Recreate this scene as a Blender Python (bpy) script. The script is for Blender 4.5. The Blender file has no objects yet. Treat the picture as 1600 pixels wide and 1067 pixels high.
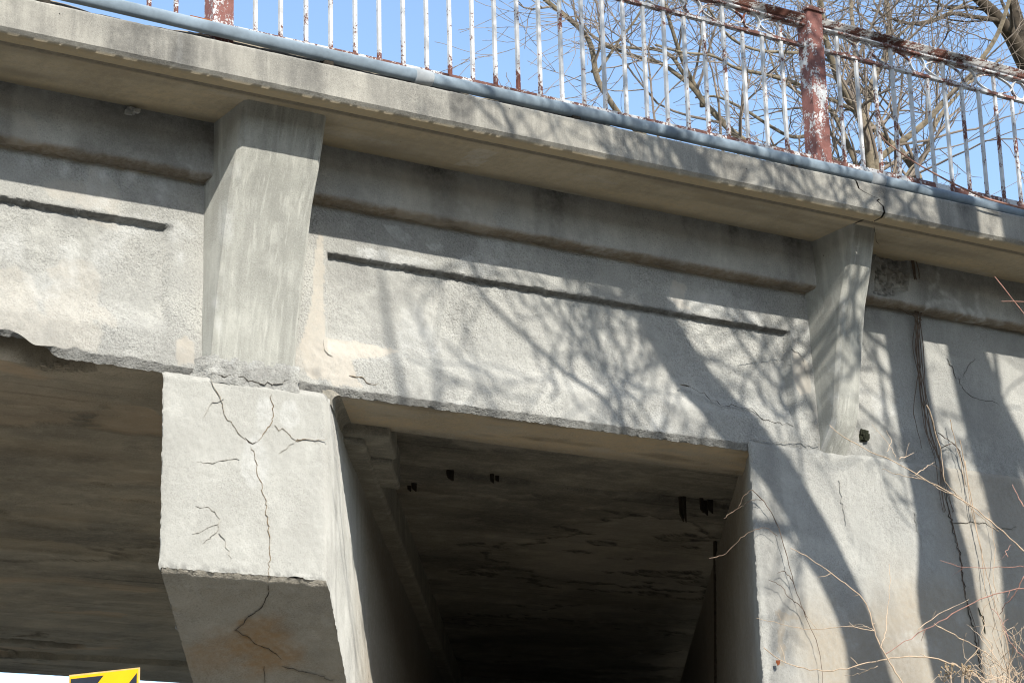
import bpy, math, random
import numpy as np
from mathutils import Matrix, Vector

scene = bpy.context.scene
COL = scene.collection

# ------------------------------------------------------------------ camera, sky, sun, exposure
FOC, PW, PH = 3569.6, 1600.0, 1067.0            # photo focal length in photo pixels
YAW, PITCH, ROLL = [math.radians(a) for a in (32.7827, 16.5724, -1.58308)]
EYE = np.array([0.0, -10.0, 1.6])
_f = np.array([math.sin(YAW)*math.cos(PITCH), math.cos(YAW)*math.cos(PITCH), math.sin(PITCH)])
_r0 = np.array([math.cos(YAW), -math.sin(YAW), 0.0])
_u0 = np.cross(_r0, _f)
_r = _r0*math.cos(ROLL) + _u0*math.sin(ROLL)
_u = -_r0*math.sin(ROLL) + _u0*math.cos(ROLL)
cam = bpy.data.cameras.new('camera')
cam.sensor_fit = 'HORIZONTAL'; cam.sensor_width = 36.0
cam.lens = FOC/PW*36.0
cam.clip_start = 0.1; cam.clip_end = 2000.0
cam_ob = bpy.data.objects.new('camera', cam); COL.objects.link(cam_ob)
cam_ob.matrix_world = Matrix(((_r[0], _u[0], -_f[0], EYE[0]), (_r[1], _u[1], -_f[1], EYE[1]), (_r[2], _u[2], -_f[2], EYE[2]), (0, 0, 0, 1)))
scene.camera = cam_ob

SUN_AZ = math.radians(13.0)                     # direction the light travels: from +Y towards +X
TAN_P = 0.60                                    # slope of the light seen along the bridge
SUN_EL = math.atan(TAN_P*math.cos(SUN_AZ))
SUN_DIR = np.array([math.sin(SUN_AZ)*math.cos(SUN_EL), math.cos(SUN_AZ)*math.cos(SUN_EL), -math.sin(SUN_EL)])
world = bpy.data.worlds.new('World'); scene.world = world; world.use_nodes = True
wn = world.node_tree; bg = wn.nodes['Background']
sky = wn.nodes.new('ShaderNodeTexSky'); sky.sky_type = 'NISHITA'; sky.sun_disc = False
sky.sun_elevation = SUN_EL
sky.sun_rotation = math.atan2(-SUN_DIR[0], -SUN_DIR[1])     # clockwise from +Y, towards the sun
sky.air_density = 1.0; sky.dust_density = 0.6; sky.ozone_density = 1.6
wn.links.new(sky.outputs[0], bg.inputs[0]); bg.inputs[1].default_value = 0.15
sun = bpy.data.lights.new('sun', 'SUN'); sun.energy = 4.1; sun.angle = math.radians(0.53); sun.color = (1.0, 0.965, 0.893)
sun_ob = bpy.data.objects.new('sun', sun); COL.objects.link(sun_ob)
sun_ob.rotation_euler = Vector(SUN_DIR).to_track_quat('-Z', 'Y').to_euler()
sun_ob.location = (-4, -20, 20)
scene.view_settings.view_transform = 'Standard'; scene.view_settings.look = 'None'
scene.view_settings.exposure = 0.74; scene.view_settings.gamma = 1.0; scene.view_settings.use_curve_mapping = False
scene.render.engine = 'CYCLES'
scene.cycles.filter_width = 1.1
scene.cycles.max_bounces = 8; scene.cycles.diffuse_bounces = 5

SK = math.tan(math.radians(34.07))              # the bridge is skewed: side walls run back along X += SK * Y
rng = np.random.default_rng(7)
random.seed(7)

# ------------------------------------------------------------------ helpers
def ray(x, y):
    return ((x-PW/2)/FOC)*_r - ((y-PH/2)/FOC)*_u + _f
def on_y(x, y, Y):                              # photo point onto the vertical plane Y, in metres
    d = ray(x, y); return EYE + d*((Y-EYE[1])/d[1])
def on_z(x, y, Z):
    d = ray(x, y); return EYE + d*((Z-EYE[2])/d[2])
def on_jamb(x, y, x0):                          # onto a skewed side wall that starts at x0 on Y = 0
    d = ray(x, y); return EYE + d*((x0+SK*EYE[1]-EYE[0])/(d[0]-SK*d[1]))

def _hash(i, j, k, seed):
    n = (i*374761393 + j*668265263 + k*1274126177 + seed*974634777) & 0xffffffff
    n = ((n ^ (n >> 13))*1274126177) & 0xffffffff
    n = n ^ (n >> 16)
    return (n & 0xffff)/65535.0
def vnoise(P, scale, seed=0):
    q = np.asarray(P, float)*scale
    i = np.floor(q).astype(np.int64); f = q-i; f = f*f*(3-2*f)
    out = 0
    for a in (0, 1):
        for b in (0, 1):
            for c in (0, 1):
                w = (f[..., 0] if a else 1-f[..., 0])*(f[..., 1] if b else 1-f[..., 1])*(f[..., 2] if c else 1-f[..., 2])
                out = out + w*_hash(i[..., 0]+a, i[..., 1]+b, i[..., 2]+c, seed)
    return out*2-1
def fbm(P, scale, octaves=3, seed=0, gain=0.55):
    s = 0; a = 1.0; t = 0
    for o in range(octaves):
        s = s + a*vnoise(P, scale*(2.03**o), seed+o*17); t += a; a *= gain
    return s/t
def smooth(a, b, x):
    t = np.clip((x-a)/(b-a), 0, 1); return t*t*(3-2*t)
def rough3(P, amp, scale, seed):                # the same vector shift for every surface that meets at a point
    return np.stack([fbm(P, scale, 3, seed+k*101) for k in range(3)], -1)*amp
def inside_poly(x, z, poly):                    # signed-ish mask of a polygon, vectorised
    poly = np.asarray(poly, float); res = np.zeros(np.shape(x), bool)
    for (xa, za), (xb, zb) in zip(poly, np.roll(poly, -1, 0)):
        cond = ((za > z) != (zb > z))
        xi = (xb-xa)*(z-za)/(zb-za+1e-12)+xa
        res ^= cond & (x < xi)
    return res
def seg_dist(x, z, pts):
    best = np.full(np.shape(x), 1e9)
    for (xa, za), (xb, zb) in zip(pts[:-1], pts[1:]):
        dx, dz = xb-xa, zb-za
        t = np.clip(((x-xa)*dx+(z-za)*dz)/(dx*dx+dz*dz+1e-12), 0, 1)
        best = np.minimum(best, np.hypot(x-xa-t*dx, z-za-t*dz))
    return best

def link(name, me, mat, parent=None, smooth_shade=False):
    ob = bpy.data.objects.new(name, me); COL.objects.link(ob)
    if mat: me.materials.append(mat)
    if smooth_shade: me.polygons.foreach_set('use_smooth', [True]*len(me.polygons))
    if parent is not None:
        ob.parent = parent
        ob.matrix_parent_inverse = Matrix.Translation(-Vector(parent.location)) if parent.parent is None else Matrix.Identity(4)
        if parent.parent is not None:
            ob.matrix_parent_inverse = Matrix.Identity(4)
    return ob
def mesh_from(name, V, F, mat, parent=None, smooth_shade=False):
    me = bpy.data.meshes.new(name); me.from_pydata([tuple(map(float, v)) for v in V], [], F); me.update()
    return link(name, me, mat, parent, smooth_shade)
def grid(name, P, mat, parent=None, flip=False, wear_shade=None, shade=True, sharp=38):
    nv, nu = P.shape[:2]
    me = bpy.data.meshes.new(name)
    idx = np.arange(nv*nu).reshape(nv, nu)
    a, b, c, d = idx[:-1, :-1], idx[:-1, 1:], idx[1:, 1:], idx[1:, :-1]
    F = np.stack([a, b, c, d] if not flip else [a, d, c, b], -1).reshape(-1, 4)
    me.vertices.add(nv*nu); me.vertices.foreach_set('co', P.reshape(-1).astype(np.float32))
    me.loops.add(F.size); me.loops.foreach_set('vertex_index', F.reshape(-1).astype(np.int32))
    me.polygons.add(len(F)); me.polygons.foreach_set('loop_start', np.arange(0, F.size, 4, dtype=np.int32))
    me.polygons.foreach_set('loop_total', np.full(len(F), 4, np.int32))
    me.update(calc_edges=True); me.validate()
    if wear_shade is not None:
        at = me.attributes.new('wear_shade', 'FLOAT_COLOR', 'POINT')
        w = np.concatenate([wear_shade, np.ones(wear_shade.shape[:-1]+(1,))], -1) if wear_shade.shape[-1] == 3 else wear_shade
        at.data.foreach_set('color', w.reshape(-1).astype(np.float32))
    ob = link(name, me, mat, parent, shade)
    if shade and sharp: me.set_sharp_from_angle(angle=math.radians(sharp))
    return ob
def box(name, lo, hi, mat, parent=None, skew=False, bev=0.0):
    (x0, y0, z0), (x1, y1, z1) = lo, hi
    s = SK if skew else 0.0
    V = [(x0+s*y0, y0, z0), (x1+s*y0, y0, z0), (x1+s*y1, y1, z0), (x0+s*y1, y1, z0), (x0+s*y0, y0, z1), (x1+s*y0, y0, z1), (x1+s*y1, y1, z1), (x0+s*y1, y1, z1)]
    F = [(0, 3, 2, 1), (4, 5, 6, 7), (0, 1, 5, 4), (1, 2, 6, 5), (2, 3, 7, 6), (3, 0, 4, 7)]
    ob = mesh_from(name, V, F, mat, parent)
    if bev:
        m = ob.modifiers.new('edge', 'BEVEL'); m.width = bev; m.segments = 2
    return ob
class Tubes:
    def __init__(s): s.V = []; s.F = []
    def add(s, pts, rad, sides=6, cap=True):
        pts = np.asarray(pts, float); n = len(pts)
        rad = np.broadcast_to(np.asarray(rad, float), (n,))
        T = np.gradient(pts, axis=0); T /= (np.linalg.norm(T, axis=1)[:, None]+1e-9)
        ref = np.array([0.31, 0.17, 0.93]) if abs(T[0][2]) < 0.9 else np.array([1.0, 0.2, 0.1])
        b = len(s.V); ang = np.linspace(0, 2*math.pi, sides, endpoint=False)
        A = np.cross(T, ref); A /= (np.linalg.norm(A, axis=1)[:, None]+1e-9); B = np.cross(T, A)
        ring = pts[:, None]+rad[:, None, None]*(np.cos(ang)[None, :, None]*A[:, None]+np.sin(ang)[None, :, None]*B[:, None])
        s.V.extend(ring.reshape(-1, 3))
        for i in range(n-1):
            for k in range(sides):
                k2 = (k+1) % sides
                s.F.append((b+i*sides+k, b+i*sides+k2, b+(i+1)*sides+k2, b+(i+1)*sides+k))
        if cap:
            s.F.append(tuple(b+k for k in range(sides))[::-1]); s.F.append(tuple(b+(n-1)*sides+k for k in range(sides)))
    def build(s, name, mat, parent=None, shade=True):
        return mesh_from(name, s.V, s.F, mat, parent, shade)
def thing(name, label, cat, loc=(0, 0, 0), group=None):
    o = bpy.data.objects.new(name, None); COL.objects.link(o); o.location = loc
    o['label'] = label; o['category'] = cat
    if group: o['group'] = group
    return o
def tag(o, label, cat, group=None):
    o['label'] = label; o['category'] = cat
    if group: o['group'] = group
    return o
def resample(pts, n, rad=None):
    pts = np.asarray(pts, float)
    d = np.r_[0, np.cumsum(np.linalg.norm(np.diff(pts, axis=0), axis=1))]
    # smooth Catmull-like: cubic through uniform resample
    t = np.linspace(0, d[-1], n)
    def cr(vals):
        out = np.interp(t, d, vals); k = np.array([1, 2, 1])/4
        for _ in range(2):
            e = np.r_[out[0], out, out[-1]]; sm = np.convolve(e, k, 'valid'); sm[0] = out[0]; sm[-1] = out[-1]; out = sm
        return out
    P = np.stack([cr(pts[:, i]) for i in range(pts.shape[1])], -1)
    if rad is None: return P
    return P, np.interp(t, d, rad)

# ------------------------------------------------------------------ materials
def node(nt, t, **kw):
    n = nt.nodes.new(t)
    for k, v in kw.items(): setattr(n, k, v)
    return n
def noise(nt, vec, scale, detail=4, rough=0.6, dist=0.0):
    n = node(nt, 'ShaderNodeTexNoise'); n.inputs['Scale'].default_value = scale
    n.inputs['Detail'].default_value = detail; n.inputs['Roughness'].default_value = rough
    n.inputs['Distortion'].default_value = dist
    nt.links.new(vec, n.inputs['Vector']); return n.outputs['Fac']
def ramp(nt, fac, a, b, lo=0.0, hi=1.0):
    m = node(nt, 'ShaderNodeMapRange'); m.clamp = True
    m.inputs[1].default_value = a; m.inputs[2].default_value = b; m.inputs[3].default_value = lo; m.inputs[4].default_value = hi
    nt.links.new(fac, m.inputs[0]); return m.outputs[0]
def mix(nt, fac, a, b, mode='MIX'):
    m = node(nt, 'ShaderNodeMix', data_type='RGBA', blend_type=mode)
    for sock, v in ((m.inputs[0], fac), (m.inputs[6], a), (m.inputs[7], b)):
        if isinstance(v, (int, float)): sock.default_value = v
        elif isinstance(v, tuple): sock.default_value = (*v, 1.0) if len(v) == 3 else v
        else: nt.links.new(v, sock)
    return m.outputs[2]
def mul(nt, a, b, op='MULTIPLY'):
    m = node(nt, 'ShaderNodeMath', operation=op)
    for s_, v in ((m.inputs[0], a), (m.inputs[1], b)):
        if isinstance(v, (int, float)): s_.default_value = v
        else: nt.links.new(v, s_)
    return m.outputs[0]
def scaled(nt, vec, s):
    m = node(nt, 'ShaderNodeVectorMath', operation='MULTIPLY'); m.inputs[1].default_value = s
    nt.links.new(vec, m.inputs[0]); return m.outputs[0]
def mat_start(name, rough=0.9):
    m = bpy.data.materials.new(name); m.use_nodes = True; nt = m.node_tree
    b = nt.nodes['Principled BSDF']; b.inputs['Roughness'].default_value = rough
    b.inputs['Specular IOR Level'].default_value = 0.15
    b.inputs['Diffuse Roughness'].default_value = 1.0
    g = node(nt, 'ShaderNodeNewGeometry')
    return m, nt, b, g.outputs['Position']
def bump(nt, b, hs, dist=0.004, strength=1.0):
    h = hs[0]
    for x in hs[1:]: h = mul(nt, h, x, 'ADD')
    n = node(nt, 'ShaderNodeBump'); n.inputs['Strength'].default_value = strength if isinstance(strength, float) else 1.0
    if not isinstance(strength, float): nt.links.new(strength, n.inputs['Strength'])
    n.inputs['Distance'].default_value = dist
    nt.links.new(h, n.inputs['Height']); nt.links.new(n.outputs[0], b.inputs['Normal'])

def concrete(name, base, dark, light, stretch=(1, 1, 1), streak=0.5, pits=0.0, grain=1.0, bump_d=0.003, speck=0.25, warm=(0.53, 0.485, 0.415),
             dirt_shade=(0.095, 0.092, 0.085), brown=(0.13, 0.09, 0.05), blotch=0.6, lumps=0.0):
    m, nt, b, pos = mat_start(name, 0.93)
    c = mix(nt, ramp(nt, noise(nt, pos, 1.7, 5, 0.62, 0.3), 0.34, 0.68), base, dark)
    c = mix(nt, mul(nt, ramp(nt, noise(nt, pos, 5.5, 6, 0.65), 0.5, 0.72), blotch), c, light)
    st = noise(nt, scaled(nt, pos, stretch), 6.0, 5, 0.6)
    c = mix(nt, mul(nt, ramp(nt, st, 0.45, 0.72), streak), c, dark)
    st2 = noise(nt, scaled(nt, pos, stretch), 17.0, 4, 0.6)
    c = mix(nt, mul(nt, ramp(nt, st2, 0.52, 0.75), streak*0.7), c, light)
    fine = noise(nt, pos, 95.0*grain, 3, 0.7)
    grit = noise(nt, pos, 210.0*grain, 2, 0.6)
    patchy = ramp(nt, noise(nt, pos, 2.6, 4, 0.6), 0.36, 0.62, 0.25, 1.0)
    c = mix(nt, mul(nt, mul(nt, ramp(nt, fine, 0.45, 0.34), speck), patchy), c, dirt_shade)  # hollows of the grain tinted dark, standing in for self-shadow
    c = mix(nt, mul(nt, ramp(nt, fine, 0.55, 0.68), speck*0.8), c, light)
    c = mix(nt, mul(nt, ramp(nt, grit, 0.42, 0.30), speck*0.6), c, dark)
    c = mix(nt, mul(nt, ramp(nt, grit, 0.58, 0.70), speck*0.6), c, light)
    hs = [mul(nt, grit, 0.35), mul(nt, fine, 1.1), mul(nt, noise(nt, pos, 34.0*grain, 4, 0.6), 0.8), mul(nt, st2, 0.35)]
    if lumps:                                   # pebble-dash: rounded grains with dark pits between them
        vl = node(nt, 'ShaderNodeTexVoronoi', feature='SMOOTH_F1'); vl.inputs['Scale'].default_value = 78.0*grain; vl.inputs['Smoothness'].default_value = 0.35
        wob = node(nt, 'ShaderNodeVectorMath', operation='ADD'); nz_ = node(nt, 'ShaderNodeTexNoise'); nz_.inputs['Scale'].default_value = 60.0
        nt.links.new(pos, nz_.inputs['Vector']); sc_ = node(nt, 'ShaderNodeVectorMath', operation='SCALE'); sc_.inputs['Scale'].default_value = 0.012
        nt.links.new(nz_.outputs['Color'], sc_.inputs[0]); nt.links.new(pos, wob.inputs[0]); nt.links.new(sc_.outputs[0], wob.inputs[1]); nt.links.new(wob.outputs[0], vl.inputs['Vector'])
        gap = ramp(nt, vl.outputs['Distance'], 0.42, 0.78)
        c = mix(nt, mul(nt, mul(nt, gap, lumps*0.75), patchy), c, dirt_shade)
        hs.append(mul(nt, gap, -1.3*lumps)); hs[1] = mul(nt, fine, 0.6)
    if pits:
        v = node(nt, 'ShaderNodeTexVoronoi'); v.inputs['Scale'].default_value = 16.0; v.inputs['Randomness'].default_value = 1.0
        nt.links.new(pos, v.inputs['Vector'])
        sel = node(nt, 'ShaderNodeSeparateColor'); nt.links.new(v.outputs['Color'], sel.inputs[0])
        hole = mul(nt, ramp(nt, v.outputs['Distance'], 0.075, 0.05), ramp(nt, sel.outputs[0], 1.0-pits-0.03, 1.0-pits))
        c = mix(nt, mul(nt, hole, 0.9), c, (0.03, 0.028, 0.025)); hs.append(mul(nt, hole, -2.5))
    at = node(nt, 'ShaderNodeAttribute', attribute_name='wear_shade')
    sp = node(nt, 'ShaderNodeSeparateColor'); nt.links.new(at.outputs['Color'], sp.inputs[0])
    brk = ramp(nt, noise(nt, pos, 30.0, 5, 0.7), 0.3, 0.62, 0.55, 1.0)
    c = mix(nt, mul(nt, ramp(nt, at.outputs['Alpha'], 1.0, 0.0), brk), c, brown)
    c = mix(nt, mul(nt, sp.outputs[0], brk), c, warm)
    c = mix(nt, mul(nt, sp.outputs[1], brk), c, dirt_shade)
    c = mix(nt, mul(nt, sp.outputs[2], ramp(nt, noise(nt, pos, 22.0, 5, 0.7), 0.36, 0.6, 0.25, 1.0)), c, (0.62, 0.62, 0.60))
    nt.links.new(c, b.inputs['Base Color'])
    bump(nt, b, hs, bump_d, mul(nt, ramp(nt, patchy, 0.25, 1.0, 0.35, 1.0), ramp(nt, sp.outputs[0], 0.0, 0.8, 1.0, 0.25)))
    return m

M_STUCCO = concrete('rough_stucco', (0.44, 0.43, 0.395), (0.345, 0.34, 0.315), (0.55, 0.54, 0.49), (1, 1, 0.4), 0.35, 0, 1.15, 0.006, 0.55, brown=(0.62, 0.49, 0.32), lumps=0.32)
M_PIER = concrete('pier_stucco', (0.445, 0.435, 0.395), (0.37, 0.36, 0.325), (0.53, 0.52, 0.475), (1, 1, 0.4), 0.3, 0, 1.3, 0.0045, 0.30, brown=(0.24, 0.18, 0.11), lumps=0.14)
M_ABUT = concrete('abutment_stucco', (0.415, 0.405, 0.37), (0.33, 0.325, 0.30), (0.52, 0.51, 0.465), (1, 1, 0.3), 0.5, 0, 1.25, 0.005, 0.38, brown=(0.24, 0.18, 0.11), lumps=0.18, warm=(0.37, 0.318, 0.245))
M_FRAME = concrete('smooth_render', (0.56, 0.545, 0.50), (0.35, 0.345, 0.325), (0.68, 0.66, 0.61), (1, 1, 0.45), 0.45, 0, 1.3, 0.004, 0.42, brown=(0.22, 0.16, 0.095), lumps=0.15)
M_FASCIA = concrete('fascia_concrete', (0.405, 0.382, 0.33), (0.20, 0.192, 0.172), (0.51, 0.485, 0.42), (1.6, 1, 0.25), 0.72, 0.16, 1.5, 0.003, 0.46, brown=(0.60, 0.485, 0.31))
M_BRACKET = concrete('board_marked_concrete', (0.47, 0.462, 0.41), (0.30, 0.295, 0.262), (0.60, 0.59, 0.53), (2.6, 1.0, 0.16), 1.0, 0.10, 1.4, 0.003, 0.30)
M_SPAN = concrete('span_soffit_concrete', (0.58, 0.49, 0.365), (0.36, 0.32, 0.255), (0.70, 0.61, 0.47), (0.7, 1.5, 1), 0.5, 0, 1.0, 0.005, 0.5, blotch=0.7, warm=(0.68, 0.50, 0.33), dirt_shade=(0.07, 0.066, 0.056), brown=(0.44, 0.32, 0.19))
M_CEIL = concrete('dark_passage_concrete', (0.34, 0.315, 0.255), (0.20, 0.19, 0.165), (0.54, 0.49, 0.40), (0.6, 1.7, 1), 0.6, 0, 0.9, 0.005, 0.45, blotch=0.6, dirt_shade=(0.035, 0.035, 0.033))  # concrete with a darker base tone than the other soffits
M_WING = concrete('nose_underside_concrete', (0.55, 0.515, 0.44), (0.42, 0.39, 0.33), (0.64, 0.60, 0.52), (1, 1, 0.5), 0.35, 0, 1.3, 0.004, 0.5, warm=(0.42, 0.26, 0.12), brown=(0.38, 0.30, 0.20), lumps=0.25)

def plain(name, col, rough=0.8, var=0.25, scale=20, metal=0.0, bump_d=0.0, bscale=60):
    m, nt, b, pos = mat_start(name, rough)
    f = noise(nt, pos, scale, 4, 0.65)
    c = mix(nt, ramp(nt, f, 0.3, 0.7), tuple(x*(1-var) for x in col), tuple(min(1, x*(1+var)) for x in col))
    nt.links.new(c, b.inputs['Base Color']); b.inputs['Metallic'].default_value = metal
    if bump_d: bump(nt, b, [noise(nt, pos, bscale, 4, 0.6)], bump_d)
    return m
def peeling(name, paint_amount, rustcol=(0.16, 0.06, 0.042), ends=False):
    m, nt, b, pos = mat_start(name, 0.62)
    p = scaled(nt, pos, (1.0, 1.0, 0.6))
    n1 = noise(nt, p, 9.0, 6, 0.72); n2 = noise(nt, pos, 70.0, 4, 0.7)
    f = mul(nt, mul(nt, n1, 0.62), mul(nt, n2, 0.38), 'ADD')
    th = 0.5+(0.5-paint_amount)*0.36
    if ends:                                    # more rust near the foot of each bar and towards the far end of the railing
        sx = node(nt, 'ShaderNodeSeparateXYZ'); nt.links.new(pos, sx.inputs[0])
        f = mul(nt, f, ramp(nt, sx.outputs[2], 6.46, 6.37, 0.0, 0.09), 'SUBTRACT')
        f = mul(nt, f, ramp(nt, sx.outputs[0], 7.6, 10.0, 0.0, 0.018), 'SUBTRACT')
    k = ramp(nt, f, th-0.012, th+0.012)
    rust = mix(nt, ramp(nt, noise(nt, pos, 26, 5, 0.7), 0.35, 0.7), rustcol, tuple(min(1, x*1.35+0.01) for x in rustcol))
    rust = mix(nt, ramp(nt, noise(nt, pos, 14, 5, 0.75), 0.60, 0.72), rust, (0.055, 0.035, 0.028))
    paint = mix(nt, ramp(nt, noise(nt, pos, 12, 4, 0.6), 0.4, 0.75), (0.66, 0.66, 0.65), (0.46, 0.455, 0.45))
    nt.links.new(mix(nt, k, rust, paint), b.inputs['Base Color'])
    bump(nt, b, [mul(nt, k, 1.0), mul(nt, n2, 0.5)], 0.0012)
    return m
M_BAR = peeling('peeling_white_bar', 0.71, ends=True)
M_ORN = peeling('peeling_ornament', 0.52)
M_RAIL = peeling('peeling_rail', 0.47, (0.17, 0.080, 0.062))
M_POST = peeling('peeling_red_post', 0.385, (0.225, 0.100, 0.082))
M_ORANGE = plain('bare_orange_rust', (0.36, 0.13, 0.04), 0.9, 0.4, 40, bump_d=0.001)
M_PIPE = plain('grey_plastic_pipe', (0.225, 0.275, 0.315), 0.55, 0.32, 5, bump_d=0.0004)
M_COLLAR = plain('grey_pipe_collar', (0.36, 0.38, 0.39), 0.5, 0.12, 9)
M_CRACK = plain('crack_dirt', (0.075, 0.062, 0.048), 1.0, 0.4, 30)
M_CRACK2 = plain('ochre_crack', (0.22, 0.165, 0.105), 1.0, 0.35, 40)
M_FINE = plain('fine_crack', (0.40, 0.375, 0.325), 1.0, 0.3, 40)
M_BARK = plain('tree_bark', (0.215, 0.178, 0.125), 0.95, 0.42, 14, bump_d=0.006, bscale=40)
M_TWIG = plain('bare_twig', (0.25, 0.205, 0.165), 0.9, 0.35, 3)
M_DBARK = plain('dark_bark', (0.085, 0.068, 0.05), 0.95, 0.4, 12, bump_d=0.006, bscale=35)
M_VINE = plain('dead_vine_stem', (0.15, 0.108, 0.078), 0.9, 0.35, 25)
M_PALE = plain('pale_dry_stem', (0.47, 0.36, 0.255), 0.85, 0.25, 18)
M_RED = plain('reddish_cane', (0.36, 0.20, 0.155), 0.8, 0.25, 18)
M_HEAD = plain('dry_seed_head', (0.33, 0.245, 0.15), 0.95, 0.35, 30)
M_LEAF = plain('dead_leaf', (0.24, 0.075, 0.03), 0.9, 0.3, 30)
M_OLDWOOD = plain('old_board', (0.05, 0.042, 0.033), 1.0, 0.4, 30)
M_MOSS = plain('dark_moss', (0.030, 0.032, 0.020), 1.0, 0.5, 40, bump_d=0.004)
M_YEL = plain('yellow_sheeting', (0.80, 0.46, 0.012), 0.45, 0.05, 8)
M_BLK = plain('black_sheeting', (0.030, 0.034, 0.045), 0.45, 0.15, 8)
M_EDGE = plain('worn_sign_edge', (0.62, 0.42, 0.16), 0.7, 0.2, 30)
M_STEEL = plain('galvanised_steel', (0.40, 0.41, 0.42), 0.5, 0.12, 20, 0.6)
M_GROUND = plain('winter_grass_and_soil', (0.24, 0.215, 0.165), 1.0, 0.3, 1.5, bump_d=0.02, bscale=8)
M_ROAD = plain('worn_pale_asphalt', (0.25, 0.235, 0.205), 0.9, 0.25, 30, bump_d=0.002, bscale=200)
M_KERB = plain('kerb_concrete', (0.34, 0.33, 0.30), 0.9, 0.2, 12, bump_d=0.002)
M_HILL = plain('dark_added_hill', (0.07, 0.058, 0.042), 1.0, 0.5, 0.4, bump_d=0.2, bscale=1)
M_SLOPE = plain('dry_fill_soil', (0.24, 0.20, 0.145), 1.0, 0.4, 3, bump_d=0.02, bscale=9)

# ------------------------------------------------------------------ ground, road, embankment
g = mesh_from('ground', [(-300, -300, -0.004), (300, -300, -0.004), (300, 300, -0.004), (-300, 300, -0.004)], [(0, 1, 2, 3)], M_GROUND); g['kind'] = 'structure'
rw0, rw1 = -6.0, 3.2
r_ = mesh_from('road', [(rw0+SK*-80, -80, 0), (rw1+SK*-80, -80, 0), (rw1+SK*90, 90, 0), (rw0+SK*90, 90, 0)], [(0, 1, 2, 3)], M_ROAD); r_['kind'] = 'structure'
for x0 in (rw0-0.15, rw1):
    k_ = box('kerb', (x0, -80, -0.1), (x0+0.15, 90, 0.13), M_KERB, skew=True); k_['kind'] = 'structure'
# raised approach behind the wing wall, at the level of the deck
U = np.linspace(0, 1, 24); V_ = np.linspace(0, 1, 16)
P = np.zeros((16, 24, 3))
for i, v in enumerate(V_):
    for j, u in enumerate(U):
        P[i, j] = (11.0+u*40+SK*(0.6+v*26), 0.6+v*26, 6.05)
P[..., 2] += fbm(P, 0.35, 3, 5)*0.12
e = grid('embankment', P, M_GROUND); e['kind'] = 'structure'

# wooded hillside added unseen behind the camera to block low sky light
U = np.linspace(-260, 320, 90); V_ = np.linspace(0, 1, 14)
P = np.zeros((14, 90, 3)); P[..., 0] = U[None]; P[..., 1] = (-55-70*V_)[:, None]; P[..., 2] = (20*np.sin(V_*math.pi*0.5))[:, None]-0.3
P[..., 2] += V_[:, None]*(3.5*fbm(P, 0.05, 3, 61)+1.5*fbm(P, 0.3, 3, 62)); P[-1, :, 1] -= 40
e = grid('sky_block_hill', P, M_HILL, flip=True); e['kind'] = 'structure'
# ------------------------------------------------------------------ the bridge
bridge = thing('concrete_bridge', 'weathered grey concrete road bridge with overhanging slab, brackets and cracked pier', 'bridge', (6, 4, 0))
B = bridge
YW = 0.11                                       # face of the spandrel wall; frieze face is Y = 0
ZS = 6.066                                      # soffit of the overhang
PIER_Y, ABUT_Y = 0.0, 0.098
PX0, PX1 = 4.40, 5.305                          # pier corners on Y = 0
OPEN_X = 8.125                                  # abutment corner on its face

def xs(a, b, fine0, fine1, d=0.010, coarse=0.25):
    out = []
    if a < fine0: out.append(np.arange(a, fine0, coarse))
    out.append(np.arange(max(a, fine0), min(b, fine1), d))
    if b > fine1: out.append(np.arange(fine1, b, coarse))
    out.append(np.array([b])); return np.concatenate(out)

# --- deck slab with its fascia, lip and overhang soffit; broken by one real gap at the crack
def crack_x(z):                                 # plan of the jagged break in the fascia face
    pts = [(1337, 280), (1342, 295), (1355, 303), (1367, 311), (1378, 313), (1380, 322), (1382, 333)]
    W = np.array([on_y(*p, -0.637) for p in pts])
    o = np.argsort(W[:, 2]); return np.interp(z, W[o, 2], W[o, 0])
prof = [(0.6, ZS), (0.0, ZS)]
prof += [(-0.526*t, ZS) for t in np.linspace(0.02, 1, 26)]
prof += [(-0.529, 6.0305), (-0.555, 6.030), (-0.582, 6.030), (-0.608, 6.030), (-0.622, 6.041), (-0.637, 6.054)]
prof += [(-0.637, z) for z in np.linspace(6.065, 6.208, 12)]
prof += [(-0.634, 6.216), (-0.626, 6.222), (-0.5, 6.224), (0.5, 6.23), (9.6, 6.24), (9.62, 6.2), (9.62, 5.2)]
prof = np.array(prof)
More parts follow.
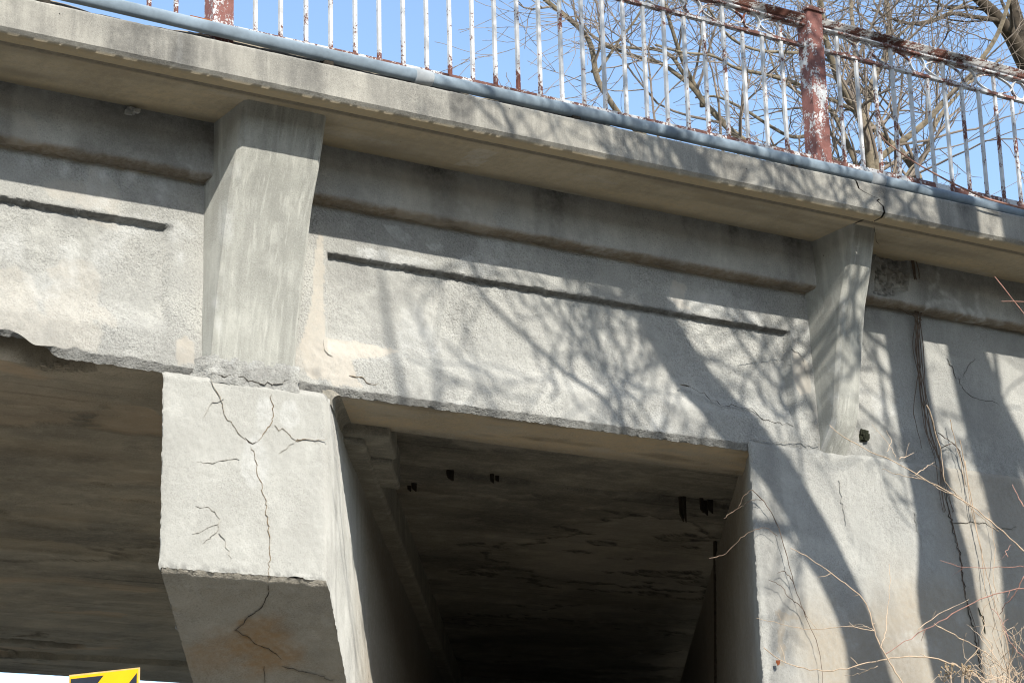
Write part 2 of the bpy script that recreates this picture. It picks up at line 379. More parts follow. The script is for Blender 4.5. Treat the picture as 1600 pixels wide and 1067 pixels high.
def slab(a, b, name):
    x = xs(a, b, 3.2, 10.7, 0.014)
    P = np.zeros((len(prof), len(x), 3)); P[..., 0] = x[None]; P[..., 1] = prof[:, :1]; P[..., 2] = prof[:, 1:]
    if b < 9:                                   # pull the last columns to the jagged break
        t = np.clip((x-(b-0.6))/0.6, 0, 1)[None]
        P[..., 0] += t*(crack_x(P[..., 2])-0.006-b)
    elif a > 7:
        t = np.clip(((a+0.6)-x)/0.6, 0, 1)[None]
        P[..., 0] += t*(crack_x(P[..., 2])+0.006-a)
    near = smooth(0.3, -0.3, P[..., 1])
    P += rough3(P, 0.0012, 9, 3)*near[..., None] + rough3(P, 0.0014, 45, 9)*near[..., None]
    # chips out of the lower arris
    chip = np.clip(fbm(P*np.array([1, 0.2, 0.2]), 2.6, 2, 31)-0.42, 0, 1)*((prof[:, 1:] < 6.06) & (prof[:, :1] < -0.60))
    P[..., 2] += chip*0.014; P[..., 1] += chip*0.012
    wear_shade = np.zeros(P.shape[:2]+(4,)); wear_shade[..., 3] = 1
    PY0 = np.broadcast_to(prof[:, :1], P.shape[:2]); PZ0 = np.broadcast_to(prof[:, 1:], P.shape[:2])
    front = (PY0 < -0.61) & (PZ0 > 6.05)
    # dark runs down the face
    q = P*np.array([1, 0, 0.10]); run = smooth(0.08, 0.42, fbm(q, 3.6, 4, 51))
    wear_shade[..., 1] = np.where(front, run*0.85*smooth(6.05, 6.16, P[..., 2]*0+6.12+0.05*fbm(P, 9, 2, 8)), 0)
    wear_shade[..., 2] = np.where(front, smooth(0.35, 0.6, fbm(q+3.3, 5.0, 3, 77))*0.45, 0)
    under = (PZ0 < 6.08) & (PY0 > -0.609)
    br = smooth(-0.25, 0.5, fbm(P*np.array([0.35, 1.4, 1]), 2.6, 4, 91))
    wear_shade[..., 3] = np.where(under, 0.42-0.40*br, 1)
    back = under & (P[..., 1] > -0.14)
    wear_shade[..., 1] = np.where(back, smooth(-0.10, 0.0, P[..., 1])*0.4, wear_shade[..., 1])
    step_band = (PY0 > -0.475) & (PY0 < -0.405) & under  # dark band on the soffit just behind the lip
    wear_shade[..., 1] = np.where(step_band, 0.75, wear_shade[..., 1])
    stk = smooth(0.0, 0.5, fbm(P*np.array([0.4, 3.2, 1]), 2.2, 4, 191)); wear_shade[..., 1] = np.where(under & ~step_band, np.maximum(wear_shade[..., 1], 0.34*stk), wear_shade[..., 1])
    wear_shade[..., 2] = np.where(under, np.maximum(wear_shade[..., 2], 0.22*smooth(0.25, 0.5, fbm(P*np.array([0.5, 2.6, 1]), 3.0, 4, 195))), wear_shade[..., 2])
    lip = (PY0 > -0.609) & (PY0 < -0.528) & (PZ0 < 6.045)
    wear_shade[..., 3] = np.where(lip, 0.0, wear_shade[..., 3]); wear_shade[..., 1] = np.where(lip, 0.18, wear_shade[..., 1])
    # pale rectangular mark on the soffit
    c = np.array([on_z(*p, ZS)[:2] for p in ((741, 232), (779, 237), (745, 262), (712, 257))])
    wear_shade[..., 2] = np.where(inside_poly(P[..., 0], P[..., 1], c) & under, 0.32, wear_shade[..., 2])
    return grid(name, P, M_FASCIA, B, flip=True, wear_shade=wear_shade)
s1 = slab(-4.0, 8.52, 'deck_slab')
s2 = slab(8.52, 16.0, 'deck_slab')
s2['label'] = 'deck slab beyond the jagged break in the fascia'

# --- frieze band between soffit and cornice
def frieze(a, b, broken=False):
    x = xs(a, b, 3.2, 10.7, 0.012)
    zz = np.r_[np.linspace(ZS+0.02, 5.80, 24), 5.79, 5.783, 5.777, 5.774]
    yy = np.r_[np.zeros(24), 0.002, 0.007, 0.015, 0.026]
    zz = np.r_[zz, np.full(7, 5.772)]; yy = np.r_[yy, np.linspace(0.035, 0.13, 7)]
    P = np.zeros((len(zz), len(x), 3)); P[..., 0] = x; P[..., 1] = yy[:, None]; P[..., 2] = zz[:, None]
    und = smooth(5.80, 5.775, P[..., 2])
    P += rough3(P, 0.004, 5, 13)+rough3(P, 0.0025, 38, 23)+rough3(P, 0.012, 18, 28)*und[..., None]
    wear_shade = np.zeros(P.shape[:2]+(4,)); wear_shade[..., 3] = 1-und*0.85
    wear_shade[..., 1] = 0.42*smooth(-0.2, 0.5, fbm(P*np.array([1, 1, 0.6]), 2.4, 4, 5))+0.3*smooth(5.97, 6.05, P[..., 2])+0.35*smooth(0.1, 0.5, fbm(P*np.array([1, 1, 0.15]), 4.5, 4, 6))
    wear_shade[..., 3] = np.minimum(wear_shade[..., 3], 1-0.5*smooth(0.25, 0.6, fbm(P, 1.9, 4, 66)))
    flake = smooth(0.33, 0.36, fbm(P, 3.1, 4, 160)); wear_shade[..., 2] = np.maximum(wear_shade[..., 2], 0.22*flake); wear_shade[..., 0] = np.maximum(wear_shade[..., 0], 0.35*smooth(0.36, 0.39, fbm(P, 2.2, 4, 170)))
    P[..., 1] += 0.003*flake
    if broken:
        sp = np.array([on_y(*p, 0)[[0, 2]] for p in ((1370, 395), (1400, 392), (1415, 405), (1420, 430), (1418, 452), (1395, 462), (1366, 460))])
        m = inside_poly(P[..., 0], P[..., 2], sp).astype(float)
        d = np.abs(fbm(P, 26, 3, 40))*0.05+0.018
        P[..., 1] += m*d
        wear_shade[..., 0] = m*0.45; wear_shade[..., 1] = np.maximum(wear_shade[..., 1], m*smooth(-0.1, 0.5, fbm(P, 40, 3, 41))*0.9)
        for line in ([(1450, 478), (1462, 472), (1480, 470), (1498, 474)], [(1470, 455), (1484, 462), (1494, 473), (1510, 490)], [(1466, 432), (1462, 444), (1455, 450)], [(1527, 460), (1526, 482), (1533, 490)], [(1510, 482), (1525, 492), (1540, 497)]):
            W = [tuple(on_y(*p, 0)[[0, 2]]) for p in line]
            wear_shade[..., 2] = np.maximum(wear_shade[..., 2], 0.8*smooth(0.028, 0.006, seg_dist(P[..., 0], P[..., 2], W)+0.012*fbm(P, 40, 2, 4)))
        wear_shade[..., 1] = np.maximum(wear_shade[..., 1], 0.5*smooth(5.92, 6.02, P[..., 2])*(P[..., 0] > 8.8))
    return grid('frieze_band', P, M_FRAME, B, flip=True, wear_shade=wear_shade)
frieze(-4, 4.72); frieze(5.06, 8.66); fr = frieze(8.74, 16, True); fr['label'] = 'frieze with a broken, pebbly hole and white root marks'

# --- spandrel walls: one height field per bay, panel recessed into the frame
def panel_depth(X, Z, x0, x1):
    jag = 0.006*fbm(np.stack([X, X*0, Z], -1), 30, 2, 12)
    dx = np.minimum(X-x0, x1-X)
    m = smooth(-0.006, 0.020, dx+jag)*smooth(5.516, 5.500, Z+jag)*smooth(4.93, 5.10, Z)**0.8
    return m
def wall_y(X, Z, panels, seed=2):
    P3 = np.stack([X, np.zeros_like(X), Z], -1)
    rough = 0.25+0*X
    y = np.full(np.shape(X), YW)
    pm = 0*X
    for x0, x1 in panels:
        pm = np.maximum(pm, panel_depth(X, Z, x0, x1))
    y = y+0.048*pm
    low = smooth(5.06, 5.0, Z)
    rough = 0.22+0.78*np.maximum(pm, low*0.75)
    y = y-rough*(0.0045*fbm(P3, 55, 2, seed)+0.004*fbm(P3, 22, 2, seed+5))-0.006*fbm(P3, 3.2, 2, seed+9)
    return y, pm, rough
PANELS = [(-0.9, 4.470), (5.372, 8.485)]
def poly_w(pts, Y=YW): return np.array([on_y(*p, Y)[[0, 2]] for p in pts])
PATCHES = [ # beige patches of newer plaster
    poly_w([(276, 533), (291, 524), (304, 536), (306, 566), (277, 570)]),
    poly_w([(505, 372), (508, 530), (520, 545), (545, 545), (560, 600), (480, 590), (468, 545), (486, 480), (490, 410), (497, 360)]),
    poly_w([(508, 526), (560, 530), (631, 545), (600, 556), (552, 560), (546, 585), (570, 606), (520, 602), (500, 560)]),
    poly_w([(1240, 545), (1262, 565), (1268, 612), (1250, 618), (1238, 590)]),
    poly_w([(1052, 436), (1074, 446), (1068, 475), (1086, 484), (1062, 482), (1045, 462)]),
]
PALE = [
    poly_w([(598, 350), (622, 353), (642, 372), (640, 384), (612, 371)]),
    poly_w([(667, 382), (690, 380), (697, 390), (672, 392)]),
    poly_w([(1085, 468), (1128, 476), (1200, 498), (1170, 500), (1100, 488)]),
    poly_w([(556, 385), (600, 392), (660, 404), (678, 414), (620, 416), (560, 402)]),
]
def bottom_z(X):                                # ragged lower arris; broken away at the far left
    n = np.stack([X, X*0+2.2, X*0], -1)
    z = 4.782+0.006*fbm(n, 2.5, 3, 3)+0.0035*fbm(n, 40, 2, 6)+0.05*np.clip(fbm(n, 5.5, 3, 8)-0.32, 0, 1)
    left = smooth(4.5, 4.3, X)
    z = z+left*0.018*(0.4+fbm(n, 9, 3, 61))
    z = z+0.05*smooth(4.02, 3.55, X)*(0.4+0.6*np.abs(fbm(n, 7, 3, 62)))+0.03*smooth(3.78, 3.6, X)
    return z
def wall_bay(a, b, panels, back=0.66, zb=None, name='spandrel_wall', mat=None, label=None, sof=4.745):
    x = xs(a, b, 3.25, 10.6, 0.010)
    nz = 104
    t = np.linspace(0, 1, nz)[:, None]
    zbot = bottom_z(x) if zb is None else np.full(len(x), zb)
    Z = 5.80-(5.80-zbot[None])*t; X = np.broadcast_to(x[None], Z.shape).copy()
    Y, pm, rough = wall_y(X, Z, panels)
    rows = [np.stack([X, Y, Z], -1)]
    # rough chamfer, soffit return and back of the beam
    ylast = Y[-1]; zl = Z[-1]
    ch = 0.030
    def row(y, z): return np.stack([x, y+0*x, z+0*x], -1)[None]
    nse = fbm(np.stack([x, x*0, x*0+9], -1), 40, 2, 44)
    z1 = sof+0.006*nse+0.075*smooth(3.93, 3.78, x)*(x > 3.0) if zb is None else zb-0.02+0*x
    for k in (0.15, 0.4, 0.7, 1.0):
        rows.append(row(ylast+ch*k+0.004*nse*k, zl+(z1-zl)*k))
    if back:
        rows.append(row(ylast+ch+0.01, z1)); rows.extend(row(np.full(len(x), yb), sof) for yb in np.linspace(0.17, back, 24)); rows.append(row(np.full(len(x), back+0.005), 5.2))
    P = np.concatenate(rows, 0)
    chm = np.zeros(P.shape[:2]); chm[nz:nz+4] = 1
    P += rough3(P, 0.004, 40, 71)*chm[..., None]
    X, Y, Z = P[..., 0], P[..., 1], P[..., 2]
    wear_shade = np.zeros(P.shape[:2]+(4,)); wear_shade[..., 3] = 1
    pmf = np.zeros(P.shape[:2]); pmf[:nz] = pm
    n1 = fbm(P, 2.3, 4, 80); n2 = fbm(P, 14, 3, 81); n3 = fbm(P, 60, 2, 82)
    jag = 0.010*n2+0.006*n3
    for pl in PATCHES:
        m = inside_poly(X+jag, Z+jag*0.7, pl); wear_shade[..., 0] = np.where(m, 0.85, wear_shade[..., 0])
    for pl in PALE:
        m = inside_poly(X+jag*1.6, Z+jag, pl); wear_shade[..., 2] = np.where(m, 0.45, wear_shade[..., 2])
    front = np.zeros(P.shape[:2]); front[:nz] = 1
    # shade painted along the top bevel of the panel and on the chamfer
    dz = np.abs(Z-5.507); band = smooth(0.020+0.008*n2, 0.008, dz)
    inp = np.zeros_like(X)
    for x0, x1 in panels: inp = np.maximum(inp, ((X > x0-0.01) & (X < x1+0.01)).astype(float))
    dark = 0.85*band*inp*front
    strain = smooth(0.0, 0.45, n1)*0.26*front*smooth(5.6, 5.4, Z) + 0.30*smooth(0.05, 0.55, fbm(P*np.array([1, 0, 0.25]), 3.0, 3, 88))*smooth(5.35, 5.50, Z)*pmf
    low = smooth(4.95, 4.83, Z)*front*0.22*smooth(-0.2, 0.4, n2)
    dark = np.maximum(dark, np.maximum(strain, low))
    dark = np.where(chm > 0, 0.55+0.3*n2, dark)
    dark = np.maximum(dark, 0.30*smooth(0.16, 0.5, fbm(P*np.array([1, 0, 0.12]), 5.2, 4, 89))*smooth(5.62, 5.78, Z)*front)
    wear_shade[..., 1] = np.clip(dark, 0, 1)
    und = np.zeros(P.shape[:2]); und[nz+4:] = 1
    wear_shade[..., 3] = np.where(und > 0, 0.1+0.55*smooth(-0.1, 0.45, fbm(P*np.array([0.7, 1.6, 1]), 1.8, 4, 96)), 1)
    wear_shade[..., 1] = np.where(und > 0, np.maximum(0.55*smooth(0.02, 0.40, fbm(P*np.array([0.55, 2.2, 1]), 3.0, 4, 97)), 0.5*smooth(0.50, 0.66, Y)), wear_shade[..., 1])
    wear_shade[..., 0] = np.where(und > 0, 0.45*smooth(0.2, 0.4, fbm(P*np.array([0.7, 1.6, 1]), 2.6, 4, 98)), wear_shade[..., 0])
    sm = 0*X
    for (a_, b_, w_) in ((150, 258, 16), (205, 272, 10), (252, 286, 18), (55, 246, 14), (160, 272, 14), (268, 292, 8), (282, 400, 9), (100, 262, 9)):
        c_ = on_y(a_, b_, YW); sm = np.maximum(sm, smooth(w_/285*1.25, 0.0, np.hypot(X-c_[0], (Z-c_[2])*0.62)+0.035*fbm(P, 17, 3, 55)))
    wear_shade[..., 2] = np.maximum(wear_shade[..., 2], 0.30*smooth(0.22, 0.34, fbm(P, 2.7, 5, 99))*front)
    wear_shade[..., 0] = np.maximum(wear_shade[..., 0], 0.40*smooth(0.27, 0.33, fbm(P+5, 1.9, 5, 100))*front)
    # white runs below the cornice
    runs = smooth(0.32, 0.6, fbm(P*np.array([1, 0, 0.16]), 6.0, 3, 93))*smooth(5.56, 5.70, Z)*0.55*front
    wear_shade[..., 2] = np.maximum(np.maximum(wear_shade[..., 2], runs*(X < 4.7)), 0.7*sm*front)
    upper = smooth(5.52, 5.54, Z)*front
    wear_shade[..., 1] = np.maximum(wear_shade[..., 1], upper*0.28*smooth(-0.3, 0.4, n1))
    wear_shade[..., 3] = np.minimum(wear_shade[..., 3], 1-0.8*smooth(5.755, 5.775, Z)*front)
    ob = grid(name, P, mat or M_STUCCO, B, flip=True, wear_shade=wear_shade)
    if label: ob['label'] = label
    return ob
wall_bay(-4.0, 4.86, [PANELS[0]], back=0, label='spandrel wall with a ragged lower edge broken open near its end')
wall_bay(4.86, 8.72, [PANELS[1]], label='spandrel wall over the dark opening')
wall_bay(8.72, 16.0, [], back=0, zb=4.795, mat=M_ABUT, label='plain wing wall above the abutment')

# --- brackets under the overhang
def bracket(xa, xb, zlow, label=None, tilt=0.0, foot=0.02):
    pr = [(YW+0.05, ZS+0.01), (-0.372, ZS+0.01), (-0.29, 5.83), (-0.205, 5.63), (-0.105, 5.25), (-0.055, 5.03), (-0.012, zlow), (YW+0.05, zlow-0.02)]
    pr = np.array(pr); n = len(pr); c = 0.020
    dense = [pr[0]]
    for i in range(1, 7):                       # subdivide the front edge
        if i >= 2:
            for k in (0.25, 0.5, 0.75): dense.append(pr[i-1]*(1-k)+pr[i]*k)
        dense.append(pr[i])
    dense.append(pr[7]); pr = np.array(dense); n = len(pr)
    # cross-section across X at each profile point: side back, arris, front, arris, side back
    rows = []
    for i in range(1, n-1):
        y, z = pr[i]
        us = np.r_[np.array([(xa, YW+0.06), (xa, YW*0.5+y*0.5), (xa, y+c)]), np.stack([np.linspace(xa+c, xb-c, 16), np.full(16, y)], -1), np.array([(xb, y+c), (xb, YW*0.5+y*0.5), (xb, YW+0.06)])]
        rows.append(np.stack([us[:, 0]+tilt*(ZS-z), us[:, 1], np.full(len(us), z)], -1))
    last = rows[-1].copy(); last[:, 1] = YW+0.06; last[:, 2] -= foot; rows.append(last)
    P = np.array(rows)
    P += rough3(P, 0.0012, 11, 301)*np.array([1, 0.6, 0.3])
    wear_shade = np.zeros(P.shape[:2]+(4,)); wear_shade[..., 3] = 1
    side = (np.arange(P.shape[1]) < 3)[None]*np.ones(P.shape[:2])
    wear_shade[..., 1] = 0.12*side
    wear_shade[..., 2] = 0.5*(np.isin(np.arange(P.shape[1]), (2, 3)))[None]*smooth(0.0, 0.3, fbm(P, 20, 2, 5))
    ob = grid('bracket', P, M_BRACKET, B, flip=True, wear_shade=wear_shade, sharp=24)
    if label: ob['label'] = label
    return ob
bracket(0.67, 1.14, 4.80)
bracket(4.655, 5.122, 4.80, 'broad bracket above the cracked pier')
bracket(8.615, 8.812, 4.93, 'narrow cracked bracket above the abutment, crossed by branch shadows', tilt=0.045, foot=0.22)
bracket(12.6, 13.07, 4.80)

# --- pier: a skewed wall with a rounded nose, its lower front cut back on a slope
Z_TOP = 4.712
def pier_slope(Y): return np.where(Y < 0.03, 3.735-0.8*np.maximum(Y, 0), 3.711-0.49*(Y-0.03))
def arc(cx, cy, r, a0, a1, n):
    a = np.linspace(a0, a1, n); return [(cx+r*math.cos(t), cy+r*math.sin(t)) for t in a]
rr = 0.030
plan = [(PX0+SK*y, y) for y in np.r_[np.linspace(9.4, 2.2, 8), np.arange(2.0, 0.06, -0.02)]]
plan += [(PX0+0.012, 0.03), (PX0+0.004, 0.018), (PX0+0.006, 0.007), (PX0+0.014, 0.001)]
plan += [(x, 0.0) for x in np.arange(PX0+0.024, PX1-0.035, 0.010)]
plan += [(PX1-0.03, 0.001), (PX1-0.018, 0.004), (PX1-0.006, 0.010), (PX1+0.004, 0.02), (PX1+0.018, 0.035)]
plan += [(PX1+SK*y, y) for y in np.r_[np.arange(0.05, 2.3, 0.016), np.arange(2.35, 3.4, 0.1), np.linspace(3.5, 9.4, 8)]]
plan = np.array(plan)
nz = 100; t = np.linspace(0, 1, nz)[:, None]
Yp = plan[:, 1]
zb_ = np.where(Yp < 1.9, pier_slope(Yp), 0.0)
P = np.zeros((nz, len(plan), 3)); P[..., 0] = plan[None, :, 0]; P[..., 1] = plan[None, :, 1]
P[..., 2] = Z_TOP-(Z_TOP-zb_[None])*t
topr = smooth(Z_TOP-0.03, Z_TOP, P[..., 2])
P[..., 1] += 0.012*topr*(Yp < 0.1)[None]
def pier_rough(P):
    corner = smooth(0.16, 0.0, np.abs(P[..., 1]-0.0)) if False else 0
    return rough3(P, 0.0042, 55, 401)+rough3(P, 0.002, 20, 411)+rough3(P, 0.006, 3, 421)
nearbot = smooth(0.05, 0.0, np.abs(P[..., 2]-np.where(Yp < 1.9, pier_slope(Yp), -9)[None]))
P += pier_rough(P) + (rough3(P, 0.006, 85, 431)+rough3(P, 0.05, 7, 437)*np.clip(fbm(P, 6, 2, 438)-0.3, 0, 1)[..., None]*2)*nearbot[..., None]
wear_shade = np.zeros(P.shape[:2]+(4,)); wear_shade[..., 3] = 1
frontm = (P[..., 1] < 0.04)
wear_shade[..., 1] = np.where(frontm, 0.32*smooth(0.0, 0.5, fbm(P, 2.6, 4, 441))*smooth(4.45, 4.70, P[..., 2]), 0)
wear_shade[..., 1] = np.maximum(wear_shade[..., 1], nearbot*0.55*smooth(-0.1, 0.4, fbm(P, 40, 2, 7)))
mort = inside_poly(P[..., 0]+0.02*fbm(P, 12, 2, 3), P[..., 2]+0.02*fbm(P, 15, 2, 4), poly_w([(455, 590), (470, 575), (545, 600), (530, 612), (512, 625), (500, 605)], 0.0))
wear_shade[..., 1] = np.where(mort, 0.55, wear_shade[..., 1])
for e in (((412, 640), 30), ((398, 720), 40), ((450, 650), 22)):      # pale efflorescence around the big crack
    c = on_y(*e[0], 0.0); d = np.hypot((P[..., 0]-c[0])*1.5, P[..., 2]-c[2])+0.05*fbm(P, 9, 2, 2)
    wear_shade[..., 2] = np.maximum(wear_shade[..., 2], 0.34*smooth(e[1]/290, e[1]/420, d)*frontm)
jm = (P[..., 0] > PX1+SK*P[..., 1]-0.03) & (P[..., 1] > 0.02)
wear_shade[..., 1] = np.where(jm, np.maximum(wear_shade[..., 1], 0.25*smooth(0.0, 0.5, fbm(P*np.array([1, 1, 0.15]), 9, 3, 9))), wear_shade[..., 1])
wear_shade[..., 3] = np.where(jm, 1-0.6*smooth(0.8, 2.2, P[..., 1]), 1)
wear_shade[..., 1] = np.where(jm, np.maximum(wear_shade[..., 1], 0.35*smooth(1.2, 3.0, P[..., 1])), wear_shade[..., 1])  # shade of the passage painted in: side wall browner and darker with depth
grid('pier', P, M_PIER, B, flip=True, wear_shade=wear_shade)
# sloping underside of the nose
yv = np.r_[0.0, 0.012, 0.022, np.arange(0.03, 1.9, 0.016), 1.9]
uv = np.linspace(0, 1, 90)
P = np.zeros((len(yv)+4, len(uv), 3))
yy = np.r_[yv, 1.905, 1.91, 1.92, 1.93]; zz = np.r_[pier_slope(yv), 2.0, 1.3, 0.6, 0.0]
for i in range(len(yy)):
    x0 = PX0+SK*yy[i]+0.012*max(0, 1-yy[i]/0.03); x1 = PX1+SK*yy[i]-0.01*max(0, 1-yy[i]/0.03)
    P[i, :, 0] = x0+(x1-x0)*uv; P[i, :, 1] = yy[i]; P[i, :, 2] = zz[i]
P += pier_rough(P)
wear_shade = np.zeros(P.shape[:2]+(4,))
wear_shade[..., 3] = 0.75-0.25*smooth(0, 0.5, fbm(P, 3, 4, 4))
def on_slope(a, b):                             # photo point onto the sloping underside
    ys_ = np.linspace(0, 2, 400); zr = np.array([on_y(a, b, y)[2] for y in (0.0, 2.0)]); k = int(np.argmin(np.abs(np.interp(ys_, [0, 2], zr)-pier_slope(ys_)))); return on_y(a, b, ys_[k])
wear_shade[..., 0] = 0
for (a_, b_, w_, k_) in ((392, 1004, 0.30, 0.85), (415, 1030, 0.24, 0.8), (350, 1020, 0.28, 0.5), (388, 975, 0.12, 0.7)):
    d = np.linalg.norm(P-on_slope(a_, b_), axis=-1)+0.12*fbm(P, 7, 3, 14); wear_shade[..., 0] = np.maximum(wear_shade[..., 0], k_*smooth(w_, w_*0.2, d))
wear_shade[..., 1] = 0.12*smooth(-0.1, 0.5, fbm(P, 11, 4, 15))
ob = grid('pier_underside', P, M_WING, B, flip=False, wear_shade=wear_shade)

# --- abutment: skewed side wall, arris and broad face
plan = [(OPEN_X+SK*(y-ABUT_Y), y) for y in np.r_[np.linspace(9.4, 3.2, 12), np.arange(3.1, ABUT_Y+0.03, -0.03)]]
plan += [(OPEN_X+0.004, ABUT_Y+0.016), (OPEN_X+0.004, ABUT_Y+0.008), (OPEN_X+0.010, ABUT_Y+0.002)]
plan += [(x, ABUT_Y) for x in np.r_[np.arange(OPEN_X+0.018, 10.6, 0.011), np.linspace(10.7, 16, 24)]]
plan = np.array(plan); nz = 130
zz = np.r_[np.linspace(4.80, 3.25, nz), np.linspace(3.1, 0, 10)]
P = np.zeros((len(zz), len(plan), 3)); P[..., 0] = plan[None, :, 0]; P[..., 1] = plan[None, :, 1]; P[..., 2] = zz[:, None]
P[..., 1] += 0.012*smooth(4.775, 4.80, P[..., 2])
P[..., 0] += 0.0*P[..., 2]
arr = smooth(0.04, 0.0, np.hypot(P[..., 0]-OPEN_X, P[..., 1]-ABUT_Y))
P += rough3(P, 0.0045, 52, 501)+rough3(P, 0.0025, 18, 511)+rough3(P, 0.007, 3, 521)+rough3(P, 0.006, 70, 531)*arr[..., None]
wear_shade = np.zeros(P.shape[:2]+(4,)); wear_shade[..., 3] = 1
face = P[..., 1] < ABUT_Y+0.02
fb = fbm(P, 1.6, 4, 541)
wear_shade[..., 0] = np.where(face, np.maximum(0.85*smooth(4.15, 3.85, P[..., 2]+0.3*fb)*smooth(8.2, 8.7, P[..., 0]+0.3*fb), 0.55*smooth(9.3, 9.8, P[..., 0]+0.2*fb)), 0)
wear_shade[..., 1] = np.where(face, np.maximum(0.3*smooth(0.0, 0.5, fb)*smooth(8.5, 9.2, P[..., 0]), 0.36*smooth(0.12, 0.5, fbm(P*np.array([1, 0, 0.13]), 3.4, 4, 545))), 0.05+0.3*smooth(0.8, 3.0, P[..., 1]))
wear_shade[..., 3] = np.where(face, 1, 1-0.55*smooth(ABUT_Y, 0.8, P[..., 1]))
for px in ((1418, 990), (1330, 1010), (1500, 960), (1450, 1010), (1310, 960)):
    c = on_y(*px, ABUT_Y); d = np.hypot(P[..., 0]-c[0], P[..., 2]-c[2])+0.10*fbm(P, 14, 3, 9)
    wear_shade[..., 2] = np.maximum(wear_shade[..., 2], np.where(face, 0.28*smooth(0.10, 0.0, d), 0))
for pl in ([(1210, 952), (1240, 958), (1262, 968), (1212, 966)], [(1218, 968), (1226, 968), (1224, 1040), (1216, 1040)]):
    m = inside_poly(P[..., 0]+0.02*fbm(P, 20, 2, 1), P[..., 2]+0.015*fbm(P, 20, 2, 2), poly_w(pl, ABUT_Y))
    wear_shade[..., 0] = np.where(m & face, 0.8, wear_shade[..., 0])
grid('abutment', P, M_ABUT, B, flip=True, wear_shade=wear_shade)
# joint down the side wall of the abutment
jx = [on_jamb(*p, OPEN_X-SK*ABUT_Y) for p in ((1118, 846), (1119, 950), (1119, 1075))]
jt = Tubes(); jt.add(resample([(a[0]-0.004, a[1], a[2]) for a in jx], 8), 0.016, 5); jt.build('wall_joint', M_CRACK, B)

# --- undersides
def soffit(name, x0, x1, y0, y1, z, mat, steps=(), dx=0.05, dy=0.03, seed=600, spall=False, w_dark=0.4):
    n = int((x1-x0)/dx)+1; yv = np.arange(y0, y1, dy); yv = np.r_[yv, y1]
    P = np.zeros((len(yv), n, 3)); u = np.linspace(x0, x1, n)
    P[..., 0] = u[None]+SK*yv[:, None]; P[..., 1] = yv[:, None]; P[..., 2] = z
    for ys, h in steps: P[..., 2] += h*smooth(ys-0.012, ys+0.012, P[..., 1]+0.02*fbm(P*np.array([1, 0, 1]), 1.3, 2, 4))
    P[..., 2] += 0.006*fbm(P*np.array([0.5, 1.8, 1]), 2.0, 3, seed)+0.004*fbm(P, 12, 3, seed+5)
    wear_shade = np.zeros(P.shape[:2]+(4,)); wear_shade[..., 3] = 1
    q = P*np.array([0.55, 1.3, 1])
    bd = (P[..., 1]/0.165); bi = np.floor(bd); fr_ = bd-bi
    hb = _hash(bi.astype(np.int64), (bi*0).astype(np.int64), (bi*0+3).astype(np.int64), seed)
    P[..., 2] += 0.005*(hb-0.5)
    lay = fbm(P*np.array([0.6, 1.35, 1]), 1.25, 5, seed+21); peel = smooth(0.16, 0.18, lay)
    P[..., 2] += 0.012*peel
    edge_ = smooth(0.035, 0.008, np.abs(lay-0.165))*smooth(0.1, 0.35, fbm(P, 0.9, 2, seed+31)+0.25)
    wear_shade[..., 1] = w_dark*smooth(-0.05, 0.5, fbm(q, 1.3, 4, seed+7))+0.15*hb+0.42*smooth(0.09, 0.0, np.minimum(fr_, 1-fr_))*smooth(-0.15, 0.15, fbm(P*np.array([0.8, 0.05, 1]), 0.9, 2, seed+51))*(hb > 0.25)
    wear_shade[..., 1] = np.clip(np.maximum(wear_shade[..., 1]*(1-0.45*peel), 0.85*edge_), 0, 1)
    wear_shade[..., 0] = np.maximum(0.30*smooth(0.28, 0.55, fbm(q+7, 1.1, 3, seed+8)), 0.55*peel*smooth(-0.1, 0.3, fbm(P, 0.7, 2, seed+41)))
    wear_shade[..., 3] = 1-0.35*smooth(0.1, 0.5, fbm(q+3, 0.9, 3, seed+9))
    if spall:
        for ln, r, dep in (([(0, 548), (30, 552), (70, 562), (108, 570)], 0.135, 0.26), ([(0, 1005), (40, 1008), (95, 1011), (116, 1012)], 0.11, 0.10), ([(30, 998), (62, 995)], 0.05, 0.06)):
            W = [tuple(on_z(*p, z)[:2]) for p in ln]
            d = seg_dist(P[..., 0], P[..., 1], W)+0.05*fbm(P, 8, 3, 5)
            m = smooth(r, r*0.4, d); P[..., 2] += dep*m; wear_shade[..., 1] = np.maximum(wear_shade[..., 1], m)  # holes pushed up and painted dark inside in place of shade
        for ln, r in (([(0, 905), (100, 905), (228, 921)], 0.16), ([(0, 1016), (80, 1018), (170, 1014)], 0.16), ([(0, 565), (60, 590)], 0.1)):
            W = [tuple(on_z(*p, z)[:2]) for p in ln]
            d = seg_dist(P[..., 0], P[..., 1], W)+0.12*fbm(P*np.array([1, 3, 1]), 3, 3, 6)
            wear_shade[..., 0] = np.maximum(wear_shade[..., 0], 0.65*smooth(r, 0.0, d))
    ob = grid(name, P, mat, B, flip=True, wear_shade=wear_shade)
    return ob
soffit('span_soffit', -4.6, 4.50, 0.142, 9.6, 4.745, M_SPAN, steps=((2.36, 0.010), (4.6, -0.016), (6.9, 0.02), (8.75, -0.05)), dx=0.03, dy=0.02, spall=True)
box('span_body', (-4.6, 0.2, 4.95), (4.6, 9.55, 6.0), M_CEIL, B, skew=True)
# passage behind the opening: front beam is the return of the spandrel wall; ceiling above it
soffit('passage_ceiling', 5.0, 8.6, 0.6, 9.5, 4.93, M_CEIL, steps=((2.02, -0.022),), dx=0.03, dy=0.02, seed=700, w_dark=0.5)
box('passage_roof', (4.7, 0.7, 5.05), (8.6, 9.5, 6.0), M_CEIL, B, skew=True)
